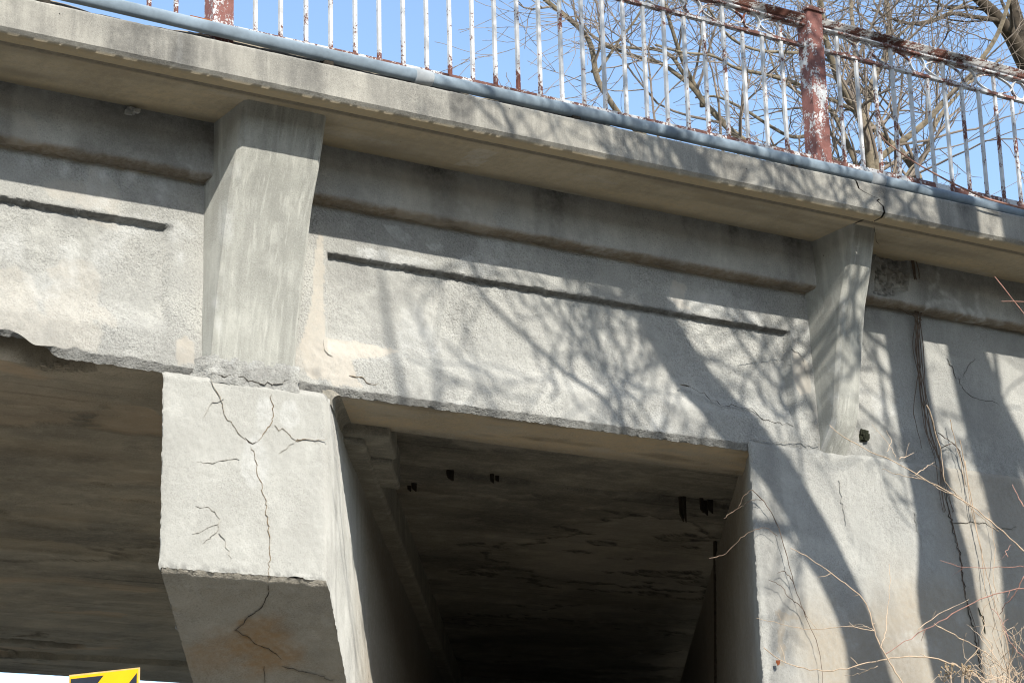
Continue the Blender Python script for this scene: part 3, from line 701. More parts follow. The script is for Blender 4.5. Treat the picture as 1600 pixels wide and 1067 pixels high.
# longitudinal beam lying on the pier wall, with stepped haunch blocks
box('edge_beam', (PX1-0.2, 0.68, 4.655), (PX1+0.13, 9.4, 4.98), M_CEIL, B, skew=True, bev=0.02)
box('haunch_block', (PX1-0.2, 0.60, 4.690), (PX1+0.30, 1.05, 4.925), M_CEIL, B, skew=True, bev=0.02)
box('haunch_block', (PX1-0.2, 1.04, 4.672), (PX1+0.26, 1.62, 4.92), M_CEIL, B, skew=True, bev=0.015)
# rounded corner between lintel and pier
fp = [(PX1-0.05, 4.80)]+[(PX1+0.055-0.055*math.sin(a)-0.0, 4.745-0.055+0.055*math.cos(a)) for a in np.linspace(0, math.pi/2, 7)]+[(PX1-0.05, 4.66)]
Vf = []
for yv_ in (0.125, 0.60):
    for (xx, zz_) in fp: Vf.append((xx+SK*yv_+0.006, yv_, zz_))
nfp = len(fp)
Ff = [(i, (i+1) % nfp, nfp+(i+1) % nfp, nfp+i) for i in range(nfp)]+[tuple(range(nfp))[::-1], tuple(range(nfp, 2*nfp))]
mesh_from('corner_fillet', Vf, Ff, M_CEIL, B)
# broken slots left along the ceiling joint and at the abutment
def lump(name, c, sz, mat, parent, seed, n=7):
    r = np.random.default_rng(seed); V = []; F = []
    for k in range(n):
        a = np.array(c)+(r.random(3)-0.5)*np.array(sz); s = np.array(sz)*(0.18+0.25*r.random())
        b = len(V)
        for q in ((-1, -1, -1), (1, -1, -1), (1, 1, -1), (-1, 1, -1), (-1, -1, 1), (1, -1, 1), (1, 1, 1), (-1, 1, 1)):
            V.append(a+s*np.array(q)*(0.6+0.6*r.random(3)))
        F += [(b, b+3, b+2, b+1), (b+4, b+5, b+6, b+7), (b, b+1, b+5, b+4), (b+1, b+2, b+6, b+5), (b+2, b+3, b+7, b+6), (b+3, b, b+4, b+7)]
    return mesh_from(name, V, F, mat, parent)
def shards(px, z, n, w, h, seed):               # remnants of formwork boards wedged in the ceiling joint, hanging by their ends
    r = np.random.default_rng(seed)
    for k in range(n):
        c = on_z(px[0]+r.normal(0, w), px[1]+r.normal(0, 1.5), z); hh = h*(0.5+0.7*r.random()); ww = 0.012+0.012*r.random()
        V = [c+np.array(q) for q in ((-ww, -0.006, 0.04), (ww, -0.006, 0.04), (ww, 0.006, 0.04), (-ww, 0.006, 0.04), (-ww*0.9, -0.005, -hh*0.7), (ww*0.7, -0.005, -hh), (ww*0.7, 0.005, -hh), (-ww*0.9, 0.005, -hh*0.7))]
        mesh_from('board_remnant', V, [(0, 1, 2, 3), (7, 6, 5, 4), (0, 4, 5, 1), (1, 5, 6, 2), (2, 6, 7, 3), (3, 7, 4, 0)], M_OLDWOOD, B)
shards((701, 737), 4.915, 3, 5, 0.05, 1); shards((768, 744), 4.915, 2, 5, 0.045, 2); shards((641, 756), 4.915, 2, 3, 0.06, 3)
shards((1072, 778), 4.92, 3, 5, 0.14, 4); shards((1106, 782), 4.92, 3, 7, 0.10, 15)
# earth slope that closes the passage
P = np.zeros((14, 10, 3))
for i, v in enumerate(np.linspace(0, 1, 14)):
    for j, u in enumerate(np.linspace(0, 1, 10)):
        y = 1.5+v*9.5; P[i, j] = (PX1-0.4+SK*y+u*4.4, y, 4.75*v**0.9)
P[..., 2] += 0.08*fbm(P, 1.4, 3, 3)
e = grid('earth_slope', P, M_SLOPE); e['kind'] = 'structure'
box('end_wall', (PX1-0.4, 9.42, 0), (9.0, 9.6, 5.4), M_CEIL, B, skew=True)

# --- cracks: narrow dark clefts following the surface
def cleft(pts_px, surf, w_px, mat, name='crack', parent=B, lift=0.0035, jag=0.35):
    W = []
    pts = np.array(pts_px, float)
    d = np.r_[0, np.cumsum(np.hypot(*np.diff(pts, axis=0).T))]
    n = max(4, int(d[-1]/5)); t = np.linspace(0, d[-1], n)
    xx = np.interp(t, d, pts[:, 0]); yy = np.interp(t, d, pts[:, 1])
    r = np.random.default_rng(int(abs(pts.sum())*7) % 99991)
    xx[1:-1] += r.normal(0, 1.3, n-2); yy[1:-1] += r.normal(0, 1.3, n-2)
    V = []; 
    C = np.array([surf(a, b) for a, b in zip(xx, yy)])
    nrm = EYE-C; nrm /= np.linalg.norm(nrm, axis=1)[:, None]
    T = np.gradient(C, axis=0); S = np.cross(T, nrm); S /= np.linalg.norm(S, axis=1)[:, None]+1e-9
    ws = w_px*0.42/285.0/2*(0.4+1.1*r.random(n))*np.interp(np.linspace(0, 1, n), [0, 0.12, 0.85, 1], [0.35, 1, 1, 0.15])
    Cf = C+nrm*lift
    for i in range(n): V += [Cf[i]-S[i]*ws[i], Cf[i]+S[i]*ws[i], C[i]-nrm[i]*0.004]
    F = []
    for i in range(n-1):
        a = 3*i; b = a+3
        F += [(a, a+1, b+1, b), (a+1, a+2, b+2, b+1), (a+2, a, b, b+2)]
    return mesh_from(name, V, F, mat, parent)
PF = lambda a, b: on_y(a, b, -0.004)
def PU(a, b):                                   # sloping underside of the pier nose
    y = 0.4
    for _ in range(30):
        p = on_y(a, b, y); y = y+0.5*((3.711-0.49*(y-0.03))-p[2])/(-0.49-0.30)*-1 if False else y
        z_need = p[2]; y2 = 0.03+(3.711-z_need)/0.49; y = y*0.6+y2*0.4
    return on_y(a, b, y)
WF = lambda a, b: on_y(a, b, YW-0.002)
AF = lambda a, b: on_y(a, b, ABUT_Y-0.004)
JF = lambda a, b: on_y(a, b, ABUT_Y-0.003)
cleft([(392, 697), (398, 710), (402, 740), (412, 770), (418, 810), (422, 850), (420, 890), (419, 912)], PF, 2.0, M_CRACK2)
cleft([(383, 684), (388, 688), (395, 693), (401, 690)], PF, 6.5, M_CRACK)
cleft([(425, 616), (426, 640), (424, 662), (414, 675), (402, 690)], PF, 2.2, M_CRACK2)
cleft([(328, 592), (344, 622), (352, 650), (366, 668), (384, 688)], PF, 1.6, M_CRACK2)
cleft([(429, 664), (448, 676), (460, 686), (468, 688), (476, 684), (490, 687), (512, 685)], PF, 1.5, M_CRACK2)
cleft([(462, 690), (470, 684), (478, 686)], PF, 3.2, M_CRACK2)
cleft([(350, 622), (328, 630), (318, 652)], PF, 1.2, M_FINE)
cleft([(306, 790), (330, 794), (342, 808), (340, 830), (318, 848)], PF, 1.5, M_FINE)
cleft([(342, 818), (312, 830), (300, 834)], PF, 1.3, M_FINE)
cleft([(342, 832), (352, 850), (362, 872)], PF, 1.5, M_FINE)
cleft([(308, 722), (340, 722), (360, 716), (374, 718)], PF, 1.2, M_FINE)
cleft([(436, 708), (460, 692)], PF, 1.2, M_FINE)
if True:
    def PUs(a, b):
        lo, hi = 0.0, 1.9
        for _ in range(40):
            mid = (lo+hi)/2; p = on_y(a, b, mid)
            if p[2] < float(pier_slope(np.array(mid))): hi = mid
            else: lo = mid
            # ray rises with Y while the slope falls: the crossing is where ray z meets the slope
        return on_y(a, b, mid)
    def PUs(a, b):
        ys_ = np.linspace(0, 2, 400); zr = np.array([on_y(a, b, y)[2] for y in ys_[::20]]); zr = np.interp(ys_, ys_[::20], zr)
        k = int(np.argmin(np.abs(zr-pier_slope(ys_)))); return on_y(a, b, ys_[k])
cleft([(419, 914), (418, 932), (408, 948), (392, 962), (374, 980), (368, 984)], PUs, 2.6, M_CRACK, lift=0.006)
cleft([(366, 984), (388, 994), (402, 1006), (418, 1012), (440, 1030)], PUs, 1.6, M_CRACK, lift=0.006)
cleft([(413, 1040), (414, 1066)], PUs, 1.8, M_CRACK, lift=0.006)
cleft([(440, 1040), (480, 1050), (522, 1062)], PUs, 1.4, M_CRACK, lift=0.006)
cleft([(1062, 600), (1082, 606), (1110, 622), (1128, 632), (1170, 638), (1178, 640), (1192, 656), (1225, 662), (1240, 666)], WF, 2.0, M_CRACK)
cleft([(1062, 601), (1080, 604)], WF, 3.4, M_CRACK)
cleft([(1158, 560), (1240, 548), (1254, 560), (1262, 590)], WF, 1.3, M_FINE)
cleft([(546, 586), (566, 590), (580, 600), (592, 598)], WF, 1.6, M_CRACK2)
cleft([(506, 530), (508, 548), (520, 556)], WF, 1.3, M_FINE)
cleft([(1173, 685), (1200, 690), (1240, 692), (1280, 694)], AF, 1.8, M_FINE)
cleft([(330, 583), (352, 588), (375, 588), (400, 598), (430, 600), (455, 594)], PF, 1.8, M_CRACK)
cleft([(1479, 770), (1483, 800), (1490, 830), (1500, 865), (1504, 900), (1510, 940), (1522, 985), (1532, 1043), (1538, 1070)], AF, 3.4, M_CRACK)
cleft([(1528, 948), (1536, 968), (1540, 990)], AF, 5.5, M_MOSS, name='moss_tuft')
cleft([(1486, 818), (1518, 816), (1538, 816), (1556, 828), (1590, 822)], AF, 1.6, M_CRACK)
cleft([(1480, 560), (1494, 590), (1508, 612), (1520, 622), (1546, 626), (1562, 634)], WF, 2.0, M_CRACK)
cleft([(1524, 560), (1510, 574), (1504, 590)], WF, 1.4, M_CRACK)
cleft([(1428, 800), (1436, 838), (1442, 860)], AF, 1.2, M_FINE)
cleft([(1310, 750), (1316, 790), (1322, 820)], AF, 1.1, M_FINE)
cleft([(1364, 346), (1366, 362), (1370, 374), (1374, 383)], lambda a, b: on_y(a, b, -0.385), 2.0, M_CRACK)
lump('root_stub', on_y(208, 174, -0.02), (0.05, 0.05, 0.03), M_FRAME, B, 78, 9)
lump('moss_tuft', on_y(1351, 680, ABUT_Y), (0.045, 0.03, 0.05), M_MOSS, B, 77, 16)
# loose cover stones along the broken lower edge, and crumbly mortar under the bracket
def mortar_bed(xa, xb, z0, z1, y0, y1, seed):
    x = np.arange(xa, xb, 0.008); v = np.linspace(0, 1, 16)
    P = np.zeros((len(v), len(x), 3)); P[..., 0] = x; P[..., 1] = (y0+(y1-y0)*v**1.5)[:, None]; P[..., 2] = (z0+(z1-z0)*v)[:, None]
    e = np.minimum(np.arange(len(x)), np.arange(len(x))[::-1])*0.008
    P[..., 1] += smooth(0.075, 0.0, e+0.02*fbm(P, 20, 2, seed+1))*(YW+0.02-P[..., 1])*1.05
    P += rough3(P, 0.007, 18, seed)+rough3(P, 0.006, 60, seed+9)
    wear_shade = np.zeros(P.shape[:2]+(4,)); wear_shade[..., 3] = 1; wear_shade[..., 1] = 0.22+0.35*fbm(P, 25, 3, seed+3); wear_shade[..., 2] = 0.25*smooth(0.0, 0.5, fbm(P, 16, 3, seed+4))
    grid('mortar_bed', P, M_STUCCO, B, flip=True, wear_shade=np.clip(wear_shade, 0, 1))
mortar_bed(4.59, 5.215, 4.825, 4.69, -0.016, 0.003, 611)
for i in range(16):
    px = 10+rng.random()*95; py = 566+px*0.05+rng.normal(0, 3)
    lump('loose_aggregate', on_z(px, py+4, 4.77), (0.04, 0.04, 0.02), M_SPAN, B, 140+i, 3)

# ------------------------------------------------------------------ railing
RY = -0.50
BAR0, DB = 4.6425, 0.14185
POSTS = [0.607, 4.443, 8.279, 12.115]
Z_BOT, Z_MID, Z_TOPL, Z_TOPU, Z_POST = 6.374, 7.062, 7.198, 7.262, 7.285
rail = thing('metal_railing', 'rusty white painted iron railing with ring ornaments along the bridge edge', 'railing', (6.4, RY, 6.22))
def part(ob_mesh, name, parent, loc=(0, 0, 0)):
    o = bpy.data.objects.new(name, ob_mesh); COL.objects.link(o); o.parent = parent; o.location = Vector(loc)-Vector(parent.location); return o
def bar_mesh(h, w):
    V = []; n = 6
    for i in range(n+1):
        z = h*i/n
        for (a, b) in ((-1, -1), (1, -1), (1, 1), (-1, 1)): V.append((a*w/2, b*w/2, z))
    F = [(3, 2, 1, 0), tuple(range(4*n, 4*n+4))]
    for i in range(n):
        for k in range(4): F.append((4*i+k, 4*i+(k+1) % 4, 4*i+4+(k+1) % 4, 4*i+4+k))
    me = bpy.data.meshes.new('bar'); me.from_pydata(V, [], F); me.materials.append(M_BAR); return me
short = bar_mesh(Z_MID-Z_BOT+0.006, 0.0185); tall = bar_mesh(Z_TOPL-Z_BOT+0.01, 0.0185)
def post_mesh(h, w):
    V = []; F = []; n = 14
    c = 0.006
    sec = [(-w/2+c, -w/2), (w/2-c, -w/2), (w/2, -w/2+c), (w/2, w/2-c), (w/2-c, w/2), (-w/2+c, w/2), (-w/2, w/2-c), (-w/2, -w/2+c)]
    for i in range(n+1):
        for (a, b) in sec: V.append((a, b, h*i/n))
    for i in range(n):
        for k in range(8): F.append((8*i+k, 8*i+(k+1) % 8, 8*i+8+(k+1) % 8, 8*i+8+k))
    F += [tuple(range(8))[::-1], tuple(range(8*n, 8*n+8))]
    me = bpy.data.meshes.new('post'); me.from_pydata(V, [], F); me.materials.append(M_POST); return me
pm_ = post_mesh(Z_POST-6.225, 0.112)
def cap_mesh(w, h):
    V = [(-w/2, -w/2, 0), (w/2, -w/2, 0), (w/2, w/2, 0), (-w/2, w/2, 0), (-w/2, -w/2, h*0.55), (w/2, -w/2, h*0.55), (w/2, w/2, h*0.55), (-w/2, w/2, h*0.55), (0, 0, h)]
    F = [(3, 2, 1, 0), (0, 1, 5, 4), (1, 2, 6, 5), (2, 3, 7, 6), (3, 0, 4, 7), (4, 5, 8), (5, 6, 8), (6, 7, 8), (7, 4, 8)]
    me = bpy.data.meshes.new('post_cap'); me.from_pydata(V, [], F); me.materials.append(M_RAIL); return me
cm_ = cap_mesh(0.142, 0.042)
def boxmesh(name, s, mat):
    a, b, c = [x/2 for x in s]
    V = [(-a, -b, -c), (a, -b, -c), (a, b, -c), (-a, b, -c), (-a, -b, c), (a, -b, c), (a, b, c), (-a, b, c)]
    F = [(0, 3, 2, 1), (4, 5, 6, 7), (0, 1, 5, 4), (1, 2, 6, 5), (2, 3, 7, 6), (3, 0, 4, 7)]
    me = bpy.data.meshes.new(name); me.from_pydata(V, [], F); me.materials.append(mat); return me
bp_ = boxmesh('base_plate', (0.15, 0.14, 0.03), M_POST)
for px_ in POSTS:
    p = part(pm_, 'post', rail, (px_, RY, 6.222))
    c = bpy.data.objects.new('post_cap', cm_); COL.objects.link(c); c.parent = p; c.location = (0, 0, Z_POST-6.225)
    b = bpy.data.objects.new('base_plate', bp_); COL.objects.link(b); b.parent = p; b.location = (0, 0, 0.012)
part(boxmesh('base_clip', (0.115, 0.02, 0.05), M_ORANGE), 'base_clip', rail, (4.322, RY-0.045, 6.335))
part(boxmesh('base_clip', (0.05, 0.02, 0.06), M_POST), 'base_clip', rail, (8.208, RY-0.060, 6.325))
bars = []
for s_, e_ in ((-0.2, 0.45), (0.72, 4.35), (4.6, 8.15), (8.43, 12.0), (12.3, 13.5)):
    pass
def bay_bars(first, n): return [first+DB*i for i in range(n)]
bays = [bay_bars(0.8066, 25), bay_bars(4.6425, 25), bay_bars(8.479, 25)]
for bx in bays:
    for i, x in enumerate(bx):
        part(tall if i % 3 == 0 else short, 'baluster', rail, (x, RY+rng.normal(0, 0.0015), Z_BOT-0.003))
def channel(a, b, z0, z1, depth, mat, name, ct=0.009):  # C section open to the front, hand-bent slightly
    y0, y1 = RY-depth/2, RY+depth/2
    sec = [(y0-0.006, z1+0.004), (y1, z1+0.004), (y1, z0), (y0, z0), (y0, z0+ct), (y1-ct*1.6, z0+ct+0.004), (y1-ct*1.6, z1-ct-0.004), (y0-0.006, z1-ct+0.004)]
    x = np.linspace(a, b, 24); P = np.zeros((len(x), len(sec)+1, 3))
    for i, xx in enumerate(x):
        dz = 0.0035*math.sin(xx*2.1)+0.002*math.sin(xx*5.3)
        for k, (y, z) in enumerate(sec+[sec[0]]): P[i, k] = (xx, y, z+dz)
    return grid(name, P, mat, rail, flip=False, shade=False)
spans = [(POSTS[0]+0.05, POSTS[1]-0.05), (POSTS[1]+0.05, POSTS[2]-0.05), (POSTS[2]+0.05, POSTS[3]-0.05)]
for a, b in spans:
    channel(a, b, Z_TOPL, Z_TOPU, 0.060, M_RAIL, 'top_rail')
    part(boxmesh('middle_rail', (b-a, 0.034, 0.018), M_RAIL), 'middle_rail', rail, ((a+b)/2, RY, Z_MID+0.009))
    part(boxmesh('bottom_rail', (b-a, 0.040, 0.034), M_RAIL), 'bottom_rail', rail, ((a+b)/2, RY, Z_BOT-0.018))
# rings and curved scrolls between middle and top rail
def strip_mesh(name, pts, w, th, mat):          # flat bar bent in the X-Z plane, w deep along Y
    pts = np.array(pts, float); T = np.gradient(pts, axis=0); T /= np.linalg.norm(T, axis=1)[:, None]; N = np.stack([-T[:, 1], T[:, 0]], -1)
    V = []; F = []
    for p, n_ in zip(pts, N):
        for s_, y in ((-1, -w/2), (1, -w/2), (1, w/2), (-1, w/2)): q = p+n_*s_*th/2; V.append((q[0], y, q[1]))
    for i in range(len(pts)-1):
        for k in range(4): F.append((4*i+k, 4*i+(k+1) % 4, 4*i+4+(k+1) % 4, 4*i+4+k))
    F += [(3, 2, 1, 0), tuple(range(4*len(pts)-4, 4*len(pts)))]
    me = bpy.data.meshes.new(name); me.from_pydata(V, [], F); me.materials.append(mat); return me
hmid = (Z_TOPL-Z_MID-0.018); R_ = hmid/2-0.001
ring = strip_mesh('ring', [(R_*math.cos(a), R_*math.sin(a)) for a in np.linspace(0, 2*math.pi, 25)], 0.020, 0.006, M_ORN)
xe = 1.5*DB-0.012
def scr(sg):
    a = np.linspace(-1, 1, 15); return [(sg*(R_+0.004+(xe-R_)*abs(t)**2.0*0.92), hmid/2*t) for t in a]
scl = strip_mesh('scroll', scr(-1), 0.018, 0.006, M_ORN); scrr = strip_mesh('scroll', scr(1), 0.018, 0.006, M_ORN)
zc = Z_MID+0.018+hmid/2
for bx in bays:
    for i in range(0, 24, 3):
        xc = bx[i]+1.5*DB
        part(ring, 'ring', rail, (xc, RY, zc)); part(scl, 'scroll', rail, (xc, RY, zc)); part(scrr, 'scroll', rail, (xc, RY, zc))

x = np.arange(-4, 7.3, 0.03); v = np.linspace(0, 1, 7)  # made-up ridge that keeps the gap under the pipe dark
P = np.zeros((7, len(x), 3)); P[..., 0] = x; P[..., 1] = (-0.585+0.25*v)[:, None]; P[..., 2] = 6.223+(0.098*np.sin(v*math.pi))[:, None]*(0.9+0.35*fbm(np.stack([x, 0*x, 0*x], -1), 2.5, 3, 7))[None]*smooth(7.3, 6.6, x)[None]
P += rough3(P, 0.006, 30, 88)
grid('gap_darkening_ridge', P, M_SLOPE, B, flip=False)['kind'] = 'stuff'
# ------------------------------------------------------------------ conduit along the slab edge
pipe = thing('conduit', 'long grey plastic conduit lying along the slab edge below the railing', 'pipe', (6, -0.6, 6.26))
xk = np.array([-4, 1.0, 3.75, 5.17, 7.2, 9.8, 16]); zk = np.array([6.31, 6.306, 6.306, 6.278, 6.282, 6.256, 6.20])
x = np.linspace(-4, 16, 160); z = np.interp(x, xk, zk); z = np.convolve(np.r_[np.full(8, z[0]), z, np.full(8, z[-1])], np.ones(17)/17, 'valid')
tb = Tubes(); tb.add(np.stack([x, np.full(160, -0.598), z], -1), 0.0345, 20); tb.build('pipe', M_PIPE, pipe)
zat = lambda q: float(np.interp(q, x, z))
for q in (5.55, 8.62, 2.4):
    tb = Tubes(); tb.add([(q-0.05, -0.598, zat(q-0.05)), (q, -0.598, zat(q)), (q+0.05, -0.598, zat(q+0.05))], 0.0405, 20); tb.build('collar', M_COLLAR, pipe)
for q in np.arange(-2.5, 16, 1.5):
    part(boxmesh('pipe_chair', (0.05, 0.05, 0.09), M_OLDWOOD), 'pipe_chair', pipe, (q, -0.585, zat(q)-0.066))

# ------------------------------------------------------------------ hazard marker at the roadside
SZ = 3.02
A = on_z(108, 1054, SZ); Bc = on_z(218, 1042, SZ)
ux = (Bc-A); wdt = np.linalg.norm(ux); ux /= wdt; H_ = wdt*3.0
nn = np.cross(ux, np.array([0, 0, 1.0])); nn = nn if nn @ (EYE-A) > 0 else -nn
sign = thing('hazard_marker', 'yellow and black striped hazard marker sign on a steel post', 'sign', ((A+Bc)/2*np.array([1, 1, 0])).tolist())
def quad_prism(name, poly_uv, d0, d1, mat, parent):
    V = []; n = len(poly_uv)
    for d in (d0, d1):
        for (u, v) in poly_uv: V.append(A+ux*u*wdt+np.array([0, 0, -1.0])*v*wdt+nn*d)
    F = [tuple(range(n)), tuple(range(n, 2*n))[::-1]]+[(i, (i+1) % n, n+(i+1) % n, n+i) for i in range(n)]
    return mesh_from(name, V, F, mat, parent)
quad_prism('panel', [(0, 0), (1, 0), (1, 3), (0, 3)], -0.004, 0.0, M_EDGE, sign)
quad_prism('yellow_face', [(0.015, 0.02), (0.985, 0.015), (0.985, 2.98), (0.015, 2.98)], 0.0005, 0.0015, M_YEL, sign)
def clip_stripe(v0):                            # band between two 45 degree lines, cut to the face
    lo, hi = 0.03, 0.97; pts = []
    def line(c): # v = c - u, u in lo..hi
        return [(lo, c-lo), (hi, c-hi)]
    a = line(v0); b = line(v0+0.52)
    poly = [a[0], a[1], b[1], b[0]]
    poly = [(u, min(max(v, 0.05), 2.95)) for u, v in poly]
    return poly
for v0 in np.arange(-0.02, 3.6, 1.0):
    if v0 < 0.05: poly = [(0.03, 0.05), (0.50, 0.05), (0.03, 0.52)]
    else: poly = clip_stripe(v0)
    if v0 > 0.5 and v0 < 1.2: poly = [(0.97, 0.06), (0.97, 0.53), (0.03, 1.47), (0.03, 1.0)]
    quad_prism('stripe', poly, 0.0022, 0.0030, M_BLK, sign)
pc = (A+Bc)/2-nn*0.035
tb = Tubes(); tb.add([(pc[0], pc[1], -0.2), (pc[0], pc[1], 1.5), (pc[0], pc[1], SZ-0.05)], 0.03, 10); tb.build('post', M_STEEL, sign)

# ------------------------------------------------------------------ trees
def unit(v): return v/(np.linalg.norm(v)+1e-9)
def grow(T, p, d, length, r, depth, g, up=0.15, spread=0.75, kids=(3, 5), sides=4, rmin=0.003, wig=0.22):
    n = max(4, int(4+length*3)); pts = [p]; q = p.copy(); dd = unit(d)
    curl = g.normal(0, 0.10, 3)
    for i in range(n):
        dd = unit(dd+g.normal(0, wig/math.sqrt(n)*1.6, 3)+curl/n*2+np.array([0, 0, up/n]))
        q = q+dd*length/n; pts.append(q.copy())
    pts = np.array(pts); rad = np.maximum(rmin, np.linspace(r, max(rmin, r*0.35), n+1))
    T.add(pts, rad, sides if r > 0.012 else 3, cap=False)
    if depth <= 0: return
    for k in range(int(g.integers(kids[0], kids[1]+1))):
        i = int(g.integers(max(1, n//4), n+1)); base = pts[i]; dr = unit(pts[i]-pts[i-1])
        side = unit(np.cross(dr, g.normal(0, 1, 3)))
        nd = unit(dr*math.cos(spread)+side*math.sin(spread)*(0.7+0.6*g.random()))
        grow(T, base, nd, length*(0.45+0.3*g.random()), max(rmin, rad[i]*0.62), depth-1, g, up, spread, kids, sides, rmin, wig)

def limbs_tree(name, label, limbs, base, seed, bark, twig, r0=0.0, kid_every=0.55, tw_len=2.2, depth=2, rmin=0.0045, group=None, up=0.25, zmin=-9, tr=0.55, xmin=-99):
    g_ = np.random.default_rng(seed)
    root = thing(name, label, 'tree', tuple(base), group)
    Tk = Tubes(); Tw = Tubes()
    for pts, rad in limbs:
        P, R = resample(pts, max(10, int(len(pts)*5)), rad)
        w = np.stack([fbm(P, 0.9, 2, seed+k) for k in range(3)], -1)*0.10; w[0] = 0
        P = P+w
        Tk.add(P, R*(1+0.10*fbm(P, 3, 2, seed)), 9)
        L = np.r_[0, np.cumsum(np.linalg.norm(np.diff(P, axis=0), axis=1))]
        s = kid_every*g_.random()
        while s < L[-1]:
            i = int(np.searchsorted(L, s)); i = min(max(i, 1), len(P)-1)
            if R[i] < 0.11 and P[i][2] > zmin and P[i][0] > xmin:
                dr = unit(P[i]-P[i-1]); side = unit(np.cross(dr, g_.normal(0, 1, 3)))
                nd = unit(dr*0.6+side*0.9+np.array([0, 0, 0.15]))
                grow(Tw, P[i], nd, tw_len*(0.5+0.9*g_.random()), min(0.035, R[i]*tr), depth, g_, up, 0.7, (3, 5), 4, rmin)
            s += kid_every*(0.5+g_.random())
    Tk.build('trunk', bark, root); Tw.build('crown', twig, root)
    return root

# the many-stemmed tree beyond the railing: limbs laid out on its own plane some metres behind the bridge
TY = 8.5
def far(px_pts, y=TY, dy=0.0, n=None):
    out = []
    for i, (a, b) in enumerate(px_pts): out.append(on_y(a, b, y+dy*i/max(1, len(px_pts)-1)))
    return out
PXM = FOC/22.5                                  # pixels per metre out there
fork = on_y(1380, 330, TY); base = np.array([fork[0]+0.4, TY, 6.0])
def limb(px_pts, w0, w1, y0=0.0, y1=0.0, root=True):
    pts = [on_y(a, b, TY+y0+(y1-y0)*i/(len(px_pts)-1)) for i, (a, b) in enumerate(px_pts)]
    rad = np.linspace(w0*0.58/PXM, w1*0.58/PXM, len(pts)).tolist()
    if root: pts = [fork+np.array([0.0, 0, -0.3])]+pts; rad = [w0/2/PXM*1.25]+rad
    return pts, rad
limbs = [([base, (base+fork)/2+np.array([0.1, 0.1, 0]), fork], [0.26, 0.2, 0.18])]
limbs += [
    limb([(1357, 262), (1353, 214), (1346, 185), (1318, 150), (1304, 118), (1289, 64), (1280, 0), (1268, -60)], 15, 7, 0, -1.0),
    limb([(1442, 285), (1414, 232), (1378, 200), (1353, 171), (1346, 128), (1335, 60), (1330, -10)], 15, 6, 0.4, 1.2),
    limb([(1357, 250), (1360, 170), (1375, 130), (1388, 80), (1393, 30), (1394, -60)], 13, 9, 0.5, 1.6),
    limb([(1364, 256), (1414, 214), (1450, 185), (1482, 150), (1514, 125), (1546, 71), (1567, 28), (1590, -20)], 11, 6, 0, -0.8),
    limb([(1410, 264), (1450, 232), (1478, 178), (1500, 150), (1560, 90)], 9, 4, 0.2, 0.9),
    limb([(1240, 275), (1143, 214), (1122, 192), (1097, 167), (1079, 135), (1051, 114), (1033, 100), (1000, 95), (940, 70)], 12, 4, 0, 0.9),
    limb([(1097, 167), (1073, 109), (1067, 91), (1058, 62), (1049, 31), (1040, -10)], 8, 5, 0.5, 0.2, False),
    limb([(1079, 135), (1052, 90), (1026, 80), (1000, 80), (952, 73), (917, 53), (890, 20)], 7, 3, 0.5, 1.0, False),
    limb([(1300, 190), (1250, 135), (1210, 121), (1190, 117), (1157, 105), (1131, 93), (1079, 88), (1030, 70)], 8, 3, 0.2, -0.6),
    limb([(1200, 290), (1040, 240), (963, 178), (942, 142), (924, 118), (920, 89), (910, 57), (883, 28), (849, 0), (830, -25)], 10, 7, 0.3, 0.6),
    limb([(924, 112), (960, 60), (990, 30), (1015, 0)], 5, 3, 0.5, 0.2, False),
    limb([(1289, 64), (1250, 90), (1200, 85), (1140, 60), (1110, 20)], 6, 3, -0.8, -1.5, False),
    limb([(1300, 210), (1230, 215), (1170, 175), (1120, 150), (1085, 155)], 7, 3, 0.6, 1.4, False),
    limb([(1346, 185), (1290, 160), (1255, 155), (1220, 128), (1195, 60)], 7, 3, 0.1, 0.9, False),
    limb([(1393, 70), (1439, 37), (1485, 21), (1528, 2)], 5, 3, 1.2, 1.8, False),
]
limbs_tree('bare_tree', 'many-stemmed leafless tree with tangled twigs behind the bridge railing', limbs, base, 21, M_BARK, M_TWIG, kid_every=0.42, tw_len=1.5, depth=2, rmin=0.0036)
# dark limb of a second tree at the edge of the frame
b2 = on_y(1690, 330, 10.5); b2[2] = 6.0
limbs2 = [([b2, on_y(1660, 240, 10.5), on_y(1625, 150, 10.4), on_y(1600, 103, 10.3), on_y(1585, 71, 10.2), on_y(1564, 36, 10.1), on_y(1528, 0, 10.0), on_y(1490, -40, 10.0)], [0.26, 0.2, 0.15, 0.12, 0.105, 0.09, 0.07, 0.05]),
          ([on_y(1600, 103, 10.3), on_y(1597, 50, 10.4), on_y(1575, -20, 10.5)], [0.09, 0.08, 0.06]),
          ([on_y(1564, 36, 10.1), on_y(1485, 21, 9.8), on_y(1439, 37, 9.6), on_y(1396, 32, 9.4), on_y(1361, 18, 9.3)], [0.035, 0.028, 0.022, 0.016, 0.010])]
limbs_tree('bare_tree', 'dark-barked leafless tree leaning in behind the end of the railing', limbs2, b2, 33, M_DBARK, M_DBARK, kid_every=0.42, tw_len=1.7, depth=2, rmin=0.004)
